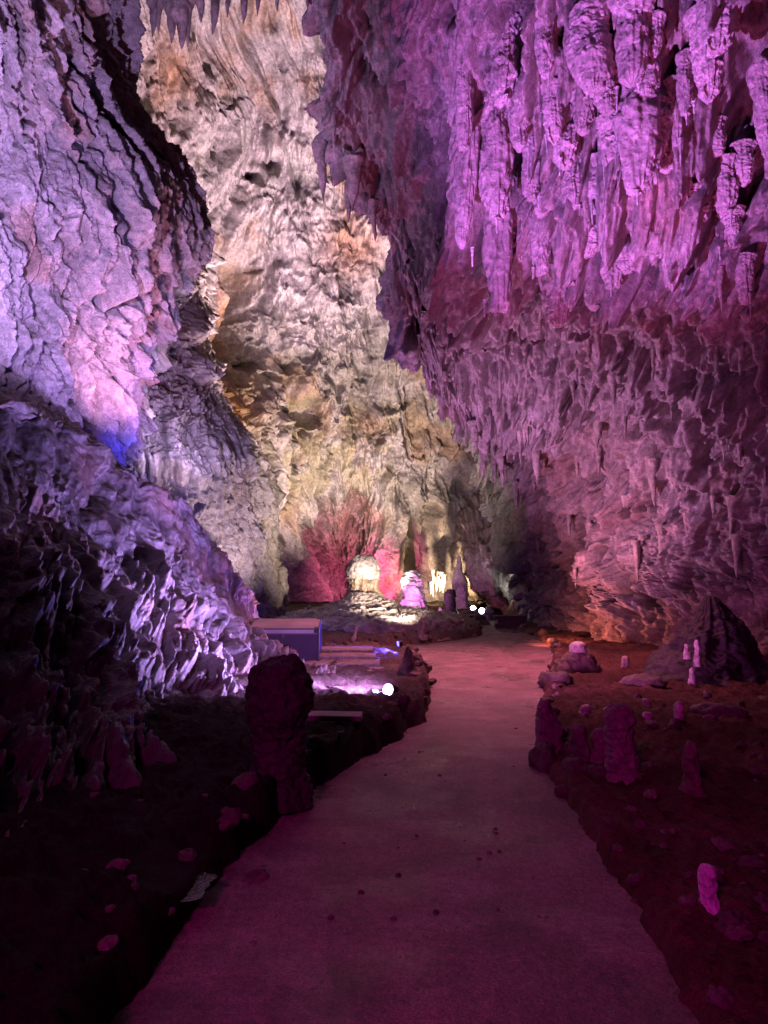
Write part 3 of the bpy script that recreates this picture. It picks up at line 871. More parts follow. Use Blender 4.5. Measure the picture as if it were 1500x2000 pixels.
stal('stalagmite', 1326, 1370, 1402, 8.3, .045, 'slim white stalagmite upright on the muddy right floor', WHITE, head=.95, foot=1.1, seed=7)
stal('stalagmite', 1265, 1391, 1405, 8.1, .05, 'squat white stalagmite knob beside the tall bent stalagmite', WHITE, seed=8)
stal('stalagmite', 1190, 1382, 1402, 8.2, .06, 'pair-topped pale stalagmite lump behind the tall bent stalagmite', WHITE, foot=2.2, seed=9)
stal('stalagmite', 1143, 1378, 1392, 8.4, .06, 'small pale stalagmite bump beyond the path-edge stubs', WHITE, foot=1.6, seed=10)
stal('stalagmite', 1262, 1365, 1376, 9.0, .045, 'tiny pale stalagmite in the middle of the right floor', WHITE, foot=1.3, seed=11)
stal('stalagmite', 1222, 1282, 1304, 13.4, .07, 'small thin pale stalagmite near the foot of the right wall', PALE, head=.7, seed=13)
stal('stalagmite', 1380, 1372, 1386, 8.6, .03, 'tiny white stalagmite right of the slim white one', WHITE, seed=14)
o = stal('stalagmite', 1384, 1690, 1762, 3.75, .042, 'bright magenta-lit bottle-shaped stalagmite in the right foreground', (.85,.72,.85), head=.72, foot=1.5, seed=15, dome=.8, seg=64, rings=70)
# white-capped boulder
b = gnd(1130, 1312); Yb = 11.9
K = empty('stalagmite', (at(1130,1300,Yb)[0], Yb, gz(at(1130,1300,Yb)[0], Yb)))
tag(K, 'squat dark boulder-like stalagmite with a white cap at the right path edge', 'stalagmite')
lathe_rock('base', [(.0,.34),(.12,.33),(.22,.24),(.30,.10),(.36,-.1)], (0,0,0), MUD, M_dark, 56, 40, .05, 4, parent=K)
lathe_rock('cap', [(0,.47),(.06,.465),(.11,.43),(.125,.36),(.11,.30),(.08,.27)], (-.02,-.06,0), WHITE, M_wet, 44, 30, .02, 7, parent=K)
# cone mound
Yc = 11.2; c = at(1388, 1340, Yc)
zc = gz(c[0], Yc) - .15
o = lathe_rock('stalagmite', [(0,1.34),(.06,1.30),(.11,1.15),(.20,.95),(.33,.72),(.48,.5),(.64,.3),(.82,.1),(.95,-.1)], (c[0], Yc, zc), (.04,.032,.038), M_dark, 170, 150, .10, 1.7, flute=.07, knob=.04, ksc=.12, squash=(1, 1.15), lean=(.05, 0), wander=.12)
tag(o, 'large dark conical stalagmite mound against the right wall', 'stalagmite')
for px, tp, bs, Y, r, lb in [(1362,1250,1287,10.5,.035,'white finger stalagmite high on the flank of the dark cone'), (1341,1258,1272,10.6,.03,'small white stalagmite nub on the left flank of the dark cone'), (1352,1304,1324,10.2,.035,'pale stub stalagmite at the foot of the dark cone')]:
    bz = at(px, bs, Y)[2] - .03
    stal('stalagmite', px, tp, bs, Y, r, lb, WHITE, z0=bz, seed=px * .01)

# ---- far floor and island
stal('stalagmite', 797, 1262, 1312, 13.0, .085, 'dark pointed stalagmite at the bend of the left path edge', MUD, head=.9, foot=2.6, dome=.5, seed=20)
stal('stalagmite', 824, 1207, 1240, 20.0, .09, 'short pale post-like stalagmite on the island by the path', PALE, head=.8, seed=21)
stal('stalagmite', 690, 1222, 1246, 19.0, .045, 'forked little white stalagmite in front of the domed stalagmite', WHITE, head=.7, seed=22, lean=(.25, 0))
stal('stalagmite', 604, 1183, 1203, 22.0, .07, 'small tan stalagmite behind the flight case', PALE, seed=23)
stal('stalagmite', 548, 1106, 1150, 24.5, .22, 'pale two-tiered stalagmite at the foot of the buttress left of the alcove', PALE, z0=at(548,1150,24.5)[2]-.5, seed=24)
stal('stalagmite', 880, 1150, 1208, 27.0, .22, 'black stalagmite silhouetted before the brightly lit stalactites', (.04,.03,.03), head=.8, foot=1.9, seed=25)
stal('stalagmite', 898, 1082, 1206, 31.0, .26, 'slender pale spire-shaped stalagmite beyond the black stalagmite', CREAM, head=1.0, foot=2.0, dome=.35, seed=26)
stal('stalagmite', 955, 1184, 1208, 28.0, .13, 'small stacked grey stalagmite right of the two far floodlights', (.3,.26,.27), head=1.2, foot=1.8, dome=.5, seed=27, knob=.03)
stal('stalagmite', 915, 1196, 1216, 25.5, .40, 'low reddish mound at the tip of the island', (.28,.18,.15), head=1.2, foot=1.8, dome=.7, seed=28)
stal('stalagmite', 860, 1186, 1206, 27.8, .07, 'thin pale stalagmite below the brightly lit stalactites', CREAM, head=.7, seed=29)
stal('stalagmite', 805, 1115, 1204, 27.5, .34, 'knobbly violet-lit stalagmite mass right of the dome', (.55,.47,.47), head=.9, foot=2.0, dome=.5, seed=30, knob=.07, seg=90, rings=90, amp=.3)
# low dark kerb block across the end of the path
kb = empty('low_wall', tuple(np.append(at(990,1238,23.2)[:2], .0)))
tag(kb, 'low dark masonry wall at the far right end of the path', 'wall')
bm = bmesh.new()
for i in range(3):
    for j in range(2):
        add_box(bm, (-.22 + .30 * i + .07 * j, 0, .10 + .165 * j), (.285, .26, .155), .012)
bm_obj('block_course', bm, plain_mat('dark_brick', (.13, .06, .05), .8, var=.3, scale=9, bump=.01), kb)
bm = bmesh.new(); add_box(bm, (.1, 0, .385), (1.0, .32, .07), .015)
bm_obj('coping', bm, plain_mat('dark_coping', (.11, .07, .06), .8, var=.3, scale=9, bump=.01), kb)

# ---- kerb stones along both sides of the path, and loose stones
protos = []
for i in range(7):
    r = 1.0
    pr = [(0, .62), (.35, .60), (.72, .46), (.95, .18), (1.0, -.05), (.85, -.35), (.4, -.5), (0, -.52)]
    o = lathe_rock('kerb_stone', pr, (0, 0, 0), (.11 + .03 * (i % 3), .085 + .022 * (i % 3), .075 + .02 * (i % 3)), M_dark, 30, 26, .42, 1.0, seed=i * 3.1 + 1, link=False, knob=.12, ksc=.55)
    protos.append(o)
def stone(i, x, y, s, label, group, name='kerb_stone', cat='stone', sz=1.0, z=None):
    o = protos[i % 7].copy(); o.name = name
    COL.objects.link(o)
    o.location = (x, y, (gz(x, y) if z is None else z) + .1 * s)
    o.rotation_euler = (rng.uniform(-.3, .3), rng.uniform(-.3, .3), rng.uniform(0, 6.28))
    o.scale = (s * rng.uniform(.8, 1.35), s * rng.uniform(.7, 1.1), s * sz * rng.uniform(.7, 1.2))
    tag(o, label, cat, group)
    return o
pl = PATH[2:-2]
tot = 0
for a in range(len(pl) - 1):
    p0, p1 = pl[a], pl[a + 1]
    if 14 <= a <= 16 or a == 26: continue
    L = np.hypot(*(p1 - p0)); nn = np.array([-(p1 - p0)[1], (p1 - p0)[0]]) / (L + 1e-9)
    ymid = (p0[1] + p1[1]) / 2
    step = .12 + .022 * ymid
    side = 'left' if a < 16 else ('far' if a < 27 else 'right')
    for k in range(max(1, int(L / step))):
        t = rng.uniform(0, 1)
        if rng.random() < .10: continue
        c = p0 + (p1 - p0) * t
        off = rng.uniform(.02, .22)
        for sg in (1, -1):
            q = c + nn * off * sg
            if path_sd(np.array([q[0]]), np.array([q[1]]))[0] > 0.02: break
        s = (.032 + .075 * rng.random() ** 2) * float(np.interp(ymid, [3, 8], [.5, 1]))
        if side == 'right' and 3.2 < q[1] < 4.2: s *= .6
        lab = {'left': 'rough dark stone in the rim along the left edge of the path',
               'right': 'rough dark stone in the rim along the right edge of the path',
               'far': 'rough stone in the rim of the island beside the far path'}[side]
        stone(int(rng.integers(7)), q[0], q[1], s, lab, {'left': 'rim stones on the left of the path', 'right': 'rim stones on the right of the path', 'far': 'rim stones round the island'}[side], z=max(gz(q[0], q[1]), .0))
        tot += 1
# bigger named rocks
stone(1, *gnd(490, 1668, .12)[:2], .11, 'dark boulder spilling onto the left edge of the path in the foreground', None, 'boulder', 'boulder', 0.7)
stone(3, *gnd(1085, 1330, .1)[:2], .19, 'dark jagged boulder at the right edge of the path beyond the slanting stalagmite', None, 'boulder', 'boulder', 1.0)
stone(2, *gnd(1255, 1335, .1)[:2], .2, 'dark low boulder in the middle of the right floor', None, 'boulder', 'boulder', .6)
stone(4, *gnd(1062, 1480, .08)[:2], .10, 'small pale boulder jutting into the path below the slanting stalagmite', None, 'boulder', 'boulder', 1.2)
stone(5, *gnd(1400, 1400, .1)[:2], .18, 'dark flat boulder right of the slim white stalagmite', None, 'boulder', 'boulder', .6)
stone(0, *gnd(650, 1290, .1)[:2], .18, 'dark rounded boulder right of the flight case', None, 'boulder', 'boulder', .9)
for i in range(150):
    px, py = rng.uniform(1090, 1640), rng.uniform(1290, 1900)
    g = gnd(px, py, .05)
    if path_sd(np.array([g[0]]), np.array([g[1]]))[0] < .25: continue
    stone(i, g[0], g[1], (.010 + .035 * rng.random() ** 2.5) * (1 + .04 * g[1]), 'loose pebble scattered on the muddy right floor', 'loose pebbles on the right floor', 'pebble', 'pebble')
for i in range(40):
    px, py = rng.uniform(150, 620), rng.uniform(1560, 1900)
    g = gnd(px, py, .15)
    if path_sd(np.array([g[0]]), np.array([g[1]]))[0] < .2: continue
    stone(i, g[0], g[1], rng.uniform(.012, .03), 'loose pebble on the dark floor left of the path', 'loose pebbles on the left floor', 'pebble', 'pebble')
for i in range(30):
    px, py = rng.uniform(560, 1050), rng.uniform(1400, 1800)
    g = gnd(px, py, 0)
    if path_sd(np.array([g[0]]), np.array([g[1]]))[0] > -.08: continue
    stone(i, g[0], g[1], rng.uniform(.006, .013), 'tiny chip of stone lying on the path', 'stone chips on the path', 'pebble', 'pebble', z=.0)

# ---- stone steps beside the step light
M_step = rock_mat('step_stone', rough=.7, bump=.008, spec=.25, scale=1.5)
for i in range(5):
    y = 10.25 + .62 * i
    wd = 1.35 - .08 * i
    nr, nc = 14, 60
    # a tread with an uneven worn nose: lofted section swept along X
    sec = [(-.30, -.22), (-.31, .035), (-.285, .055), (-.1, .062), (.15, .06), (.36, .05), (.37, -.2)]
    S = np.array(sec); xs = np.linspace(-wd / 2, wd / 2, nc)
    P = np.zeros((len(S), nc, 3), F32)
    P[..., 0] = xs[None]; P[..., 1] = S[:, 0][:, None]; P[..., 2] = S[:, 1][:, None]
    P = P + .022 * np.stack([perlin(P * 3 + i), perlin(P * 2.4 + 7 + i), .6 * perlin(P * 4 + 3 * i)], -1)
    t = np.ones(P.shape, F32) * np.array([.36, .30, .27], F32)
    o = mesh_from('stone_step', P.reshape(-1, 3), grid_faces(len(S), nc), M_step, t.reshape(-1, 3), smooth=True,
                  loc=(-.62 - .02 * i, y, .15 + .045 * i))
    tag(o, ['lowest worn stone step, nearest the path, beside the step floodlight', 'second worn stone step up from the path', 'middle one of the five worn stone steps', 'fourth worn stone step, just below the top one', 'topmost worn stone step, in front of the blue pool of light'][i], 'step', 'stone steps left of the path')
bm = bmesh.new(); add_box(bm, (0, 0, 0), (.52, .16, .05), .008, Matrix.Rotation(-.06, 3, 'Z'))
p = at(652, 1452, 7.0)
o = bm_obj('stone_slab', bm, plain_mat('slab_grey', (.32, .28, .27), .75, var=.2, scale=12, bump=.004)); o.location = (p[0], 7.0, gz(p[0], 7.0) + .06)
o.rotation_euler = (.12, 0, 0)
tag(o, 'narrow pale stone slab lying by the left rim just right of the club-headed stalagmite', 'slab')

# ---- flight case
CW, CD, CH = 1.07, .72, .60
cc = at(556, 1258, 11.8)
FC = empty('flight_case', (cc[0], 12.0, at(554, 1294, 11.7)[2]), math.radians(2))
FC.rotation_euler = (math.radians(9), 0, math.radians(2))
tag(FC, 'purple-grey flight case with black corner caps resting on rocks at the foot of the slope', 'flight case')
M_panel = plain_mat('case_panel', (.05, .028, .06), .8, var=.08, scale=7)
M_alu = plain_mat('case_edging', (.10, .085, .11), .55, .4, var=.08, scale=15)
M_blk = plain_mat('black_plastic', (.015, .013, .018), .45, var=.1)
M_lid_glint = plain_mat('glinting_lid', (.40, .34, .36), .6, var=.34, scale=2.2)  # pale patches paint the light caught on top of the case
bm = bmesh.new(); add_box(bm, (0, 0, CH * .42), (CW - .02, CD - .02, CH * .84), .004); bm_obj('body', bm, M_panel, FC)
bm = bmesh.new(); add_box(bm, (0, 0, CH * .925), (CW - .02, CD - .02, CH * .15 - .004), .004); lid = bm_obj('lid', bm, M_lid_glint, FC)
bm = bmesh.new()
e = .022
for z in (e / 2, CH - e / 2):
    for y in (-CD / 2, CD / 2): add_box(bm, (0, y, z), (CW - .1, e, e), .004)
    for x in (-CW / 2, CW / 2): add_box(bm, (x, 0, z), (e, CD - .1, e), .004)
for x in (-CW / 2, CW / 2):
    for y in (-CD / 2, CD / 2): add_box(bm, (x, y, CH / 2), (e, e, CH - .1), .004)
bm_obj('edge_trim', bm, M_alu, FC)
bm = bmesh.new()
add_box(bm, (0, -CD / 2 - .002, CH * .845), (CW - .04, .012, .022), .003)
add_box(bm, (CW / 2 + .002, 0, CH * .845), (.012, CD - .04, .022), .003)
bm_obj('lid_rail', bm, M_alu, FC)
for x in (-1, 1):
    for y in (-1, 1):
        for z in (0, 1):
            bm = bmesh.new()
            add_box(bm, (x * (CW / 2 - .03), y * (CD / 2 - .03), .035 if z == 0 else CH - .035), (.085, .085, .085), .02)
            bm_obj('corner_cap', bm, M_blk, FC)
bm = bmesh.new(); add_box(bm, (-.01, -CD / 2 - .01, CH * .52), (.26, .014, .07), .006); hp = bm_obj('handle', bm, M_blk, FC)
bm = bmesh.new(); add_cyl(bm, (-.1, -CD / 2 - .03, CH * .50), (.08, -CD / 2 - .03, CH * .50), .012); bm_obj('grip', bm, M_alu, hp)
bm = bmesh.new(); add_box(bm, (-.02, -CD / 2 - .012, CH * .80), (.05, .016, .05), .005)
add_cyl(bm, (-.02, -CD / 2 - .03, CH * .80), (-.02, -CD / 2 - .012, CH * .80), .014); bm_obj('latch', bm, M_alu, FC)

# ---- floodlights
M_house = plain_mat('lamp_housing', (.03, .03, .035), .45, .3, var=.1)
def floodlight(loc, target, col, label, s=1.0, strength=60, group=None):
    """small round LED floodlight on a yoke; aims along its local +Y"""
    d = Vector(target) - Vector(loc)
    F = empty('floodlight', loc, math.atan2(-d.x, d.y))
    tag(F, label, 'floodlight', group)
    tilt = math.atan2(d.z, math.hypot(d.x, d.y))
    Rm = Matrix.Rotation(tilt, 4, 'X')
    bm = bmesh.new(); add_cyl(bm, (0, -.10*s, 0), (0, .03*s, 0), .075*s, .098*s, 28)
    for k in range(4): add_cyl(bm, (0, -.10*s + .022*s*k, 0), (0, -.092*s + .022*s*k, 0), .095*s, None, 28)
    bmesh.ops.transform(bm, matrix=Rm, verts=bm.verts); h_ = bm_obj('housing', bm, M_house, F)
    bm = bmesh.new(); add_cyl(bm, (0, .031*s, 0), (0, .040*s, 0), .085*s, None, 28)
    bmesh.ops.transform(bm, matrix=Rm, verts=bm.verts); bm_obj('lens', bm, emit_mat('lens_glow', col, strength), F)
    bm = bmesh.new()
    for x in (-1, 1): add_box(bm, (x*.108*s, 0, -.06*s), (.012*s, .03*s, .14*s), .002)
    add_box(bm, (0, 0, -.135*s), (.228*s, .05*s, .012*s), .002)
    bm_obj('bracket', bm, M_house, F)
    return F

# ---- puddle left of the path: a sheet tilted to mirror the lit left wall
def puddle():
    c = gnd(384, 1683, .2)
    n = 40; th = np.linspace(0, 2 * math.pi, n, endpoint=False)
    r = .10 * (1 + .45 * perlin(np.stack([np.cos(th) * 1.6 + 3, np.sin(th) * 1.6, 0 * th], -1)) * 2)
    V = np.stack([c[0] + r * np.cos(th) * 1.0, c[1] + r * np.sin(th) * 1.5, gz(c[0], c[1]) + .05 + .10 * r * np.cos(th)], -1)
    m = bpy.data.materials.new('puddle_water'); m.use_nodes = True
    bs = m.node_tree.nodes['Principled BSDF']
    bs.inputs['Base Color'].default_value = (.02, .018, .02, 1); bs.inputs['Roughness'].default_value = .03
    bs.inputs['IOR'].default_value = 1.6; bs.inputs['Specular IOR Level'].default_value = 1.0
    nz = m.node_tree.nodes.new('ShaderNodeTexNoise'); nz.inputs['Scale'].default_value = 16
    bp = m.node_tree.nodes.new('ShaderNodeBump'); bp.inputs['Strength'].default_value = .6; bp.inputs['Distance'].default_value = .02
    m.node_tree.links.new(nz.outputs['Fac'], bp.inputs['Height']); m.node_tree.links.new(bp.outputs[0], bs.inputs['Normal'])
    o = mesh_from('puddle', V, np.arange(n)[None], m, smooth=False); tag(o, kind='structure')
puddle()

# ================================================================== STALACTITES
def proto_spike(seed, fat=1.0):
    pr = [(.30*fat, .25), (.24*fat, .06), (.17*fat, -.12), (.115*fat, -.32), (.075*fat, -.55), (.045*fat, -.78), (.018*fat, -.95), (.004, -1.0)]
    return lathe_rock('stalactite', pr, (0,0,0), PALE, M_rock, 22, 40, .06, 2.6, seed=seed, flute=.03, link=False, wander=.10)
def proto_nod(seed):
    k = random.Random(seed)
    a = k.uniform(.8, 1.15)
    if seed % 3.4 < 1.7:
        pr = [(.40, .32), (.31, .12), (.26*a, -.06), (.25*a, -.24), (.225, -.42), (.185, -.58), (.14, -.73), (.085, -.87), (.035, -.97), (.004, -1.02)]
    else:
        pr = [(.34, .32), (.25, .12), (.22*a, -.04), (.25*a, -.22), (.27*a, -.42), (.25*a, -.60), (.19, -.76), (.11, -.88), (.04, -.97), (.004, -1.02)]
    return lathe_rock('stalactite', pr, (0,0,0), (.50,.42,.40), M_rock, 110, 160, .10, 2.6, seed=seed, knob=.05, ksc=.13, flute=.05, link=False, dark=.65, wander=.12)
def proto_straw(seed):
    pr = [(.05, .1), (.035, -.1), (.022, -.5), (.018, -.9), (.004, -1.0)]
    return lathe_rock('stalactite', pr, (0,0,0), WHITE, M_rock, 10, 22, .006, 3, seed=seed, link=False)
SPK = [proto_spike(i * 2.3 + 1, .7 + .12 * (i % 5)) for i in range(10)]
NOD = [proto_nod(i * 1.7 + 2) for i in range(9)]
STR = [proto_straw(i * 1.1) for i in range(3)]
def hang(protos_, i, P, L, w, label, group, tip=None):
    o = protos_[i % len(protos_)].copy(); o.name = 'stalactite'
    COL.objects.link(o)
    o.location = tuple(P); o.scale = (w, w, L)
    o.rotation_euler = (rng.uniform(-.05, .05), rng.uniform(-.05, .05), rng.uniform(0, 6.28))
    tag(o, label, 'stalactite', group)
    return o
def px_m(px, Y):
    return px * Y / FPX
# knobbly pendants
NODS = [(1150,55,195,72),(1235,25,185,70),(1392,-10,120,66),(1378,60,215,60),(988,75,215,55),(1012,175,310,48),(968,250,440,58),(915,240,505,46),(972,385,615,60),
        (1240,190,395,82),(1196,255,335,50),(1312,185,300,30),(1280,50,120,32),(1338,130,235,34),(1205,400,480,44),(1055,425,545,38),(1145,440,505,66),(1196,495,565,46),
        (1085,525,645,52),(1428,425,490,42),(1412,335,425,44),(1488,170,340,40),(1356,385,440,60),(1455,520,600,36),(1062,65,160,32),(1116,330,420,40),(1260,360,450,34),(1040,300,400,36),(1300,280,345,44),(1170,330,420,40),(1080,190,290,40),(1105,240,330,52),(1140,200,270,44),(1285,220,300,46),(1220,470,540,40),(1105,470,560,44),(1010,440,520,40),(1330,330,400,40),(1395,250,310,36),(1450,300,370,40),(1180,150,230,46),(1060,350,430,44),(1260,120,200,50),(1160,540,610,40),(905,130,300,40)]
named = {0:'fat egg-shaped knobbly stalactite, lavender above and pink below, top of the right-hand ceiling', 3:'long tapering knobbly stalactite hanging in front of the dark hollow at upper right',
         7:'long smooth lavender drapery stalactite at the left edge of the magenta mass', 8:'longest magenta drapery stalactite with a pointed foot, left of the recess', 9:'broad cauliflower-textured pink stalactite in the middle of the magenta cluster'}
for i, (px, t, bt, w) in enumerate(NODS):
    P, Nn = RW.near(px, t)
    Y = P[1] + .02
    P = at(px, t, Y)
    L = px_m(bt - t, Y) * 1.0
    hang(NOD, i, P, L, px_m(w, Y) * 1.3, named.get(i, 'knobbly pendant stalactite in the magenta cluster on the right-hand ceiling'), 'knobbly magenta stalactites on the right')
# straws under them
for i in range(32):
    px, t, bt, w = NODS[i % len(NODS)]
    x = px + rng.normal() * w * .35; y = bt - rng.uniform(4, 30)
    P, Nn = RW.near(x, y)
    Y = RW.near(px, t)[0][1] - .1
    L = px_m(rng.uniform(18, 60), Y)
    hang(STR, i, at(x, y, Y), L, px_m(rng.uniform(3, 6), Y) * 18 * .9, 'thin white soda-straw stalactite under the knobbly magenta stalactites', 'soda straws on the right-hand ceiling')
# fringe along the free edge of the right-hand mass
EDGE = [(590,0),(612,200),(650,330),(735,450),(774,600),(835,740),(922,850),(945,1000)]
ey = np.array([e_[1] for e_ in EDGE]); ex = np.array([e_[0] for e_ in EDGE])
for i in range(90):
    y = rng.uniform(-10, 980)
    x = np.interp(y, ey, ex) + abs(rng.normal()) * 34 + 2
    P, Nn = RW.near(x, y)
    L = px_m(rng.choice([18, 26, 34, 48, 70], p=[.25, .3, .25, .14, .06]), P[1])
    hang(SPK, i, P + np.array([0, -.05, .08]), L, L * rng.uniform(.5, .85), 'pointed stalactite on the ragged left fringe of the right-hand ceiling', 'fringe stalactites of the right-hand ceiling')
for px, t, bt, w, l in [(838,670,768,26,'longest dark spear-shaped stalactite on the fringe, in front of the pale back wall'),(626,300,405,18,'slender dark stalactite hanging free left of the fringe, above the middle of the back wall'),(690,330,420,24,'dark tooth-shaped stalactite high on the fringe')]:
    P, _ = RW.near(px + 10, t - 6)
    Y = P[1] - .1
    hang(SPK, 3, at(px, t, Y), px_m(bt - t, Y) * 1.02, px_m(w, Y) * 2.6, l, None)
# drapery tips on the right wall
for i in range(112):
    px, py = rng.uniform(800, 1490), 470 + 650 * rng.random() ** .85
    if px < np.interp(py, ey, ex) + 30: continue
    P, Nn = RW.near(px, py)
    L = px_m(24 + 66 * rng.random() ** 1.6, P[1])
    hang(SPK, i, P + np.array(Nn) * .02 + np.array([0, 0, .12 * L]), L, L * rng.uniform(.34, .7), 'slim stalactite on the dim mauve right wall', 'stalactites on the right wall')
# ceiling over the gap and the dark spikes that hang from it into the top of the frame
Cl = [[(60,-40,13.2),(240,-34,14.4),(330,-38,14.2),(420,-40,14.0),(520,-44,13.8),(680,-44,14)],
      [(60,-110,12.4),(240,-100,13.2),(330,-105,13.2),(420,-110,13),(520,-110,12.8),(680,-110,13)],
      [(40,-300,11),(230,-290,11.4),(330,-300,11.4),(420,-300,11.2),(520,-300,11),(680,-300,11)],
      [(20,-650,8.5),(220,-650,8.6),(330,-650,8.6),(420,-650,8.6),(520,-650,8.4),(680,-650,8.3)]]
CN = Net(Cl, 150, 260)
def build_ceiling():
    n = CN; P = n.P.astype(F32)
    n.P = n.P + n.N * (.25 * fbm(P * .9, 4) + .12 * ridged(P * 2.4, 3))[..., None]
    o = n.build('ceiling', M_dark, np.ones(P.shape, F32) * np.array([.28, .22, .22], F32)); tag(o, kind='structure')
build_ceiling()
for i, (px, bt, w) in enumerate([(302,70,26),(317,66,16),(335,92,22),(350,40,22),(361,97,34),(374,94,16),(395,45,20),(424,72,18),(446,34,14),(478,46,16),(506,34,14),(540,22,12)]):
    Y = 13.9
    P = at(px, -52, Y)
    hang(SPK, i, P, px_m(bt + 52, Y) * 1.14, px_m(w, Y) * 3.6, 'dark pointed stalactite hanging into the top of the view left of centre' , 'dark stalactites at the top of the view')
# brightly lit cluster near the end of the path
for i in range(16):
    px = 855 + rng.normal() * 11; t = 1130 + rng.uniform(-12, 14)
    Y = 31.6 + rng.uniform(-.6, .6)
    L = px_m(rng.uniform(10, 30), Y)
    hang(SPK, i, at(px, t, Y), L, L * .45, 'cream stalactite in the dazzling cluster near the end of the path', 'dazzling stalactites near the end of the path')
# ================================================================== LIGHT
W = bpy.data.worlds.new('World'); sc.world = W; W.use_nodes = True
bg = W.node_tree.nodes['Background']
bg.inputs[0].default_value = (0.30, 0.004, 0.14, 1); bg.inputs[1].default_value = 0.02  # dim magenta ambient fill, no such source in the cave

VIO = (0.40, 0.24, 1.0); LAV = (0.60, 0.38, 1.0); WARM = (1.0, 0.80, 0.74); RED = (1.0, 0.14, 0.16); PINK = (1.0, 0.40, 0.75); CREAM_L = (1.0, 0.74, 0.80)

def fixture(loc, target, col, power, angle, label, s=1.0, blend=.6, strength=60, radius=.07, group=None, aim=None):
    F = floodlight(loc, aim or target, col, label, s, strength, group)
    d = (Vector(target) - Vector(loc)).normalized(); f = (Vector(aim or target) - Vector(loc)).normalized()
    lamp('flood', tuple(Vector(loc) + f * (.06 * s) + d * .02), target, col, power, angle, blend, radius)
fixture((.06, 8.75, gz(.06, 8.75) + .07), (-3.2, 10.3, 2.0), (.44, .28, 1), 5200, 68, 'round floodlight glaring violet-white on the left terrace beside the stone steps', .75, .7, 45, aim=(-1.3, 6.6, .8))
lamp('flood_step_wash', (-.08, 8.9, gz(-.08, 8.9) + .35), (-1.3, 9.6, 0), (.62, .30, 1), 330, 155, .9, .06)
fixture((3.40, 28.6, gz(3.4, 28.6) + .16), (4.2, 33, 4), (.85, .9, 1), 200, 140, 'left one of the two small white floodlights at the end of the path', 1.1, .5, 60, aim=(2.6, 24, 1))
fixture((3.70, 28.4, gz(3.7, 28.4) + .16), (4.6, 31, 4), (.8, .88, 1), 300, 140, 'right one of the two small white floodlights at the end of the path', 1.2, .5, 60, aim=(2.9, 24, 1))
fixture((.27, 13.6, gz(.27, 13.6) + .14), (-1.2, 13.2, 0), (.06, .05, 1), 420, 160, 'small floodlight casting a deep blue pool by the pointed dark stalagmite', .55, .5, 12, aim=(-1.5, 13.0, .1))
lamp('flood_left_wall', tuple(at(-30, 515, 7.0)), tuple(at(150, 230, 12.5)), LAV, 3400, 100, .9, .08)
lamp('flood_left_pink', tuple(at(300, 845, 12.6)), tuple(at(300, 450, 14.8)), PINK, 700, 120, .7, .08)
lamp('fill_slope', (-.55, 8.5, .55), (-3.2, 8.8, 1.6), (.46, .30, 1), 750, 96, .8, .05)  # added lamp, reinforces the step floodlight on the slope ridges
lamp('flood_blue_crest', tuple(at(335, 925, 13.4)), tuple(at(420, 900, 19)), (.05, .05, 1), 350, 150, .6, .05)
lamp('fill_gap', tuple(at(385, 900, 16.2)), tuple(at(330, 690, 19.5)), (.62, .46, 1), 700, 120, .8, .08)  # unseen fill added to lift the dark gap by the left wall
lamp('fill_buttress', (-2.2, 17.2, .6), tuple(at(390, 820, 19.5)), (.9, .66, .9), 1300, 110, .7, .08)  # no fixture here: added to brighten the buttress
lamp('flood_slope_pink', (-1.35, 13.9, .5), (-3.2, 13.0, 2.4), PINK, 160, 130, .7, .05)
lamp('flood_dome', (.75, 18.1, .6), tuple(at(625, 760, 32)), WARM, 2700, 90, .8, .10)
lamp('flood_wall_upper', (-.1, 20.0, 1.0), tuple(at(580, 90, 27)), (1, .68, .86), 36000, 66, .9, .15)
lamp('flood_alcove', (-.35, 31.2, .9), (-1.1, 37.5, 3.0), (1, .16, .36), 1400, 84, .6, .05)
lamp('flood_column', (0.9, 25.5, .5), (1.1, 33, 3.0), (1, .30, .95), 500, 120, .6, .1)
lamp('flood_stalactites', (2.3, 30.6, .9), (2.75, 35, 2.3), (1, .70, .45), 2000, 84, .6, .06)
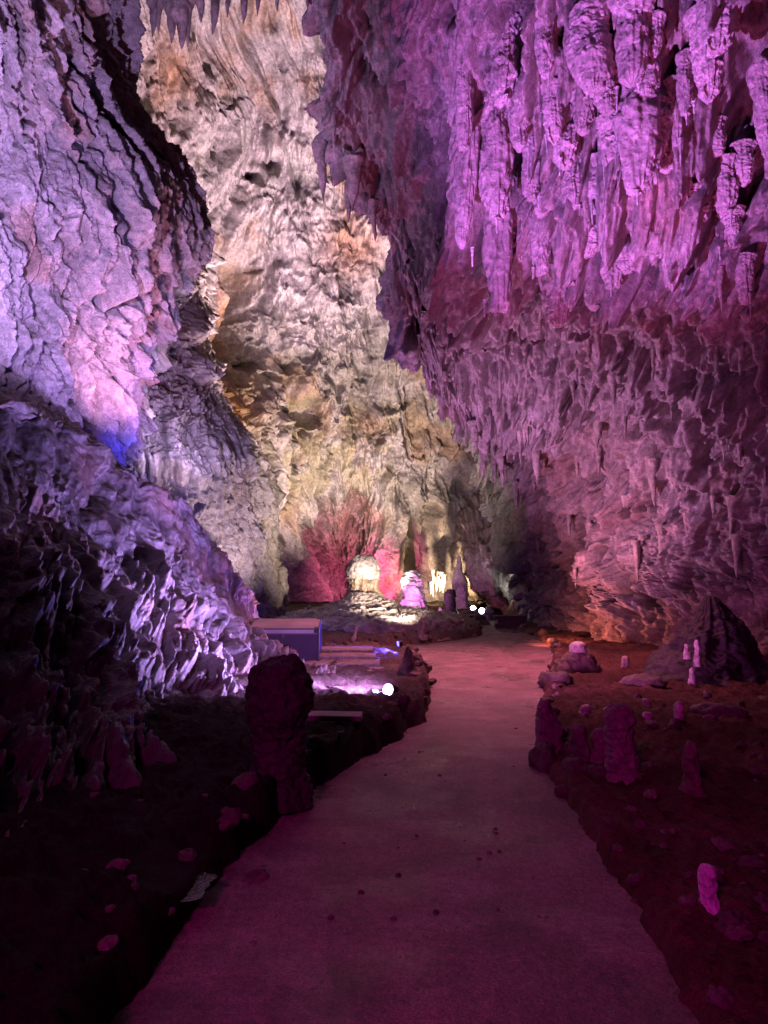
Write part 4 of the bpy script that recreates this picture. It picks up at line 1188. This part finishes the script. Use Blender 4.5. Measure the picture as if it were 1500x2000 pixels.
lamp('flood_right_red', (2.9, 17.3, .5), (6.5, 18.5, 1.6), (1, .22, .16), 520, 120, .7, .1)
lamp('flood_right_wall', (0.3, 15.8, .4), tuple(at(1130, 790, 17)), (.84, .34, .86), 2900, 104, .9, .12)
lamp('fill_right_near', (1.3, 9.0, .35), tuple(at(1420, 820, 13)), (.74, .14, .60), 560, 110, .9, .08)  # low purple fill, added to keep the right wall from going dark
lamp('fill_curtain', (-1.7, 12.3, .5), tuple(at(720, 330, 13)), (.50, .20, .80), 1100, 60, .9, .1)  # added violet fill for the curtain strip, source unseen
lamp('flood_nodules', (-1.3, 6.6, .5), tuple(at(1180, 230, 10.2)), (.65, .21, 1), 9500, 44, .7, .06)
lamp('flood_nodules_pink', (3.0, 6.5, .3), tuple(at(1080, 300, 11)), (1, .10, .38), 1200, 62, .9, .1)
lamp('fill_path_mid', tuple(at(985, 720, 14.2)), (1.9, 13.4, 0), (1, .24, .37), 2500, 105, 1.0, .35)  # lamp added in mid-air, stands in for bounced light on the path
lamp('fill_wall_lower', (.2, 26.0, .6), tuple(at(640, 720, 33)), (1, .76, .68), 10000, 90, .9, .1)  # extra lamp added to light the lower back wall past the dome
lamp('fill_path', (-2.2, -3.2, 4.2), (0.9, 5.5, 0), (1, .02, .58), 1000, 52, 1.0, .5)  # unseen magenta fill added behind the camera for the foreground

# ================================================================== CAMERA AND RENDER SETTINGS
cam = bpy.data.cameras.new('Camera'); co = bpy.data.objects.new('Camera', cam); COL.objects.link(co)
co.location = (0, 0, CAM_H); co.rotation_euler = (math.radians(90) + PITCH, 0, 0)
cam.sensor_fit = 'VERTICAL'; cam.sensor_height = 36.0; cam.lens = 36.0 * FPX / 2000.0
cam.clip_start = 0.05; cam.clip_end = 400
sc.camera = co
sc.view_settings.view_transform = 'Standard'; sc.view_settings.look = 'None'; sc.view_settings.exposure = 0
sc.render.engine = 'CYCLES'
sc.cycles.use_denoising = True
sc.cycles.max_bounces = 5; sc.cycles.diffuse_bounces = 1; sc.cycles.glossy_bounces = 2
sc.cycles.sample_clamp_indirect = 4.0
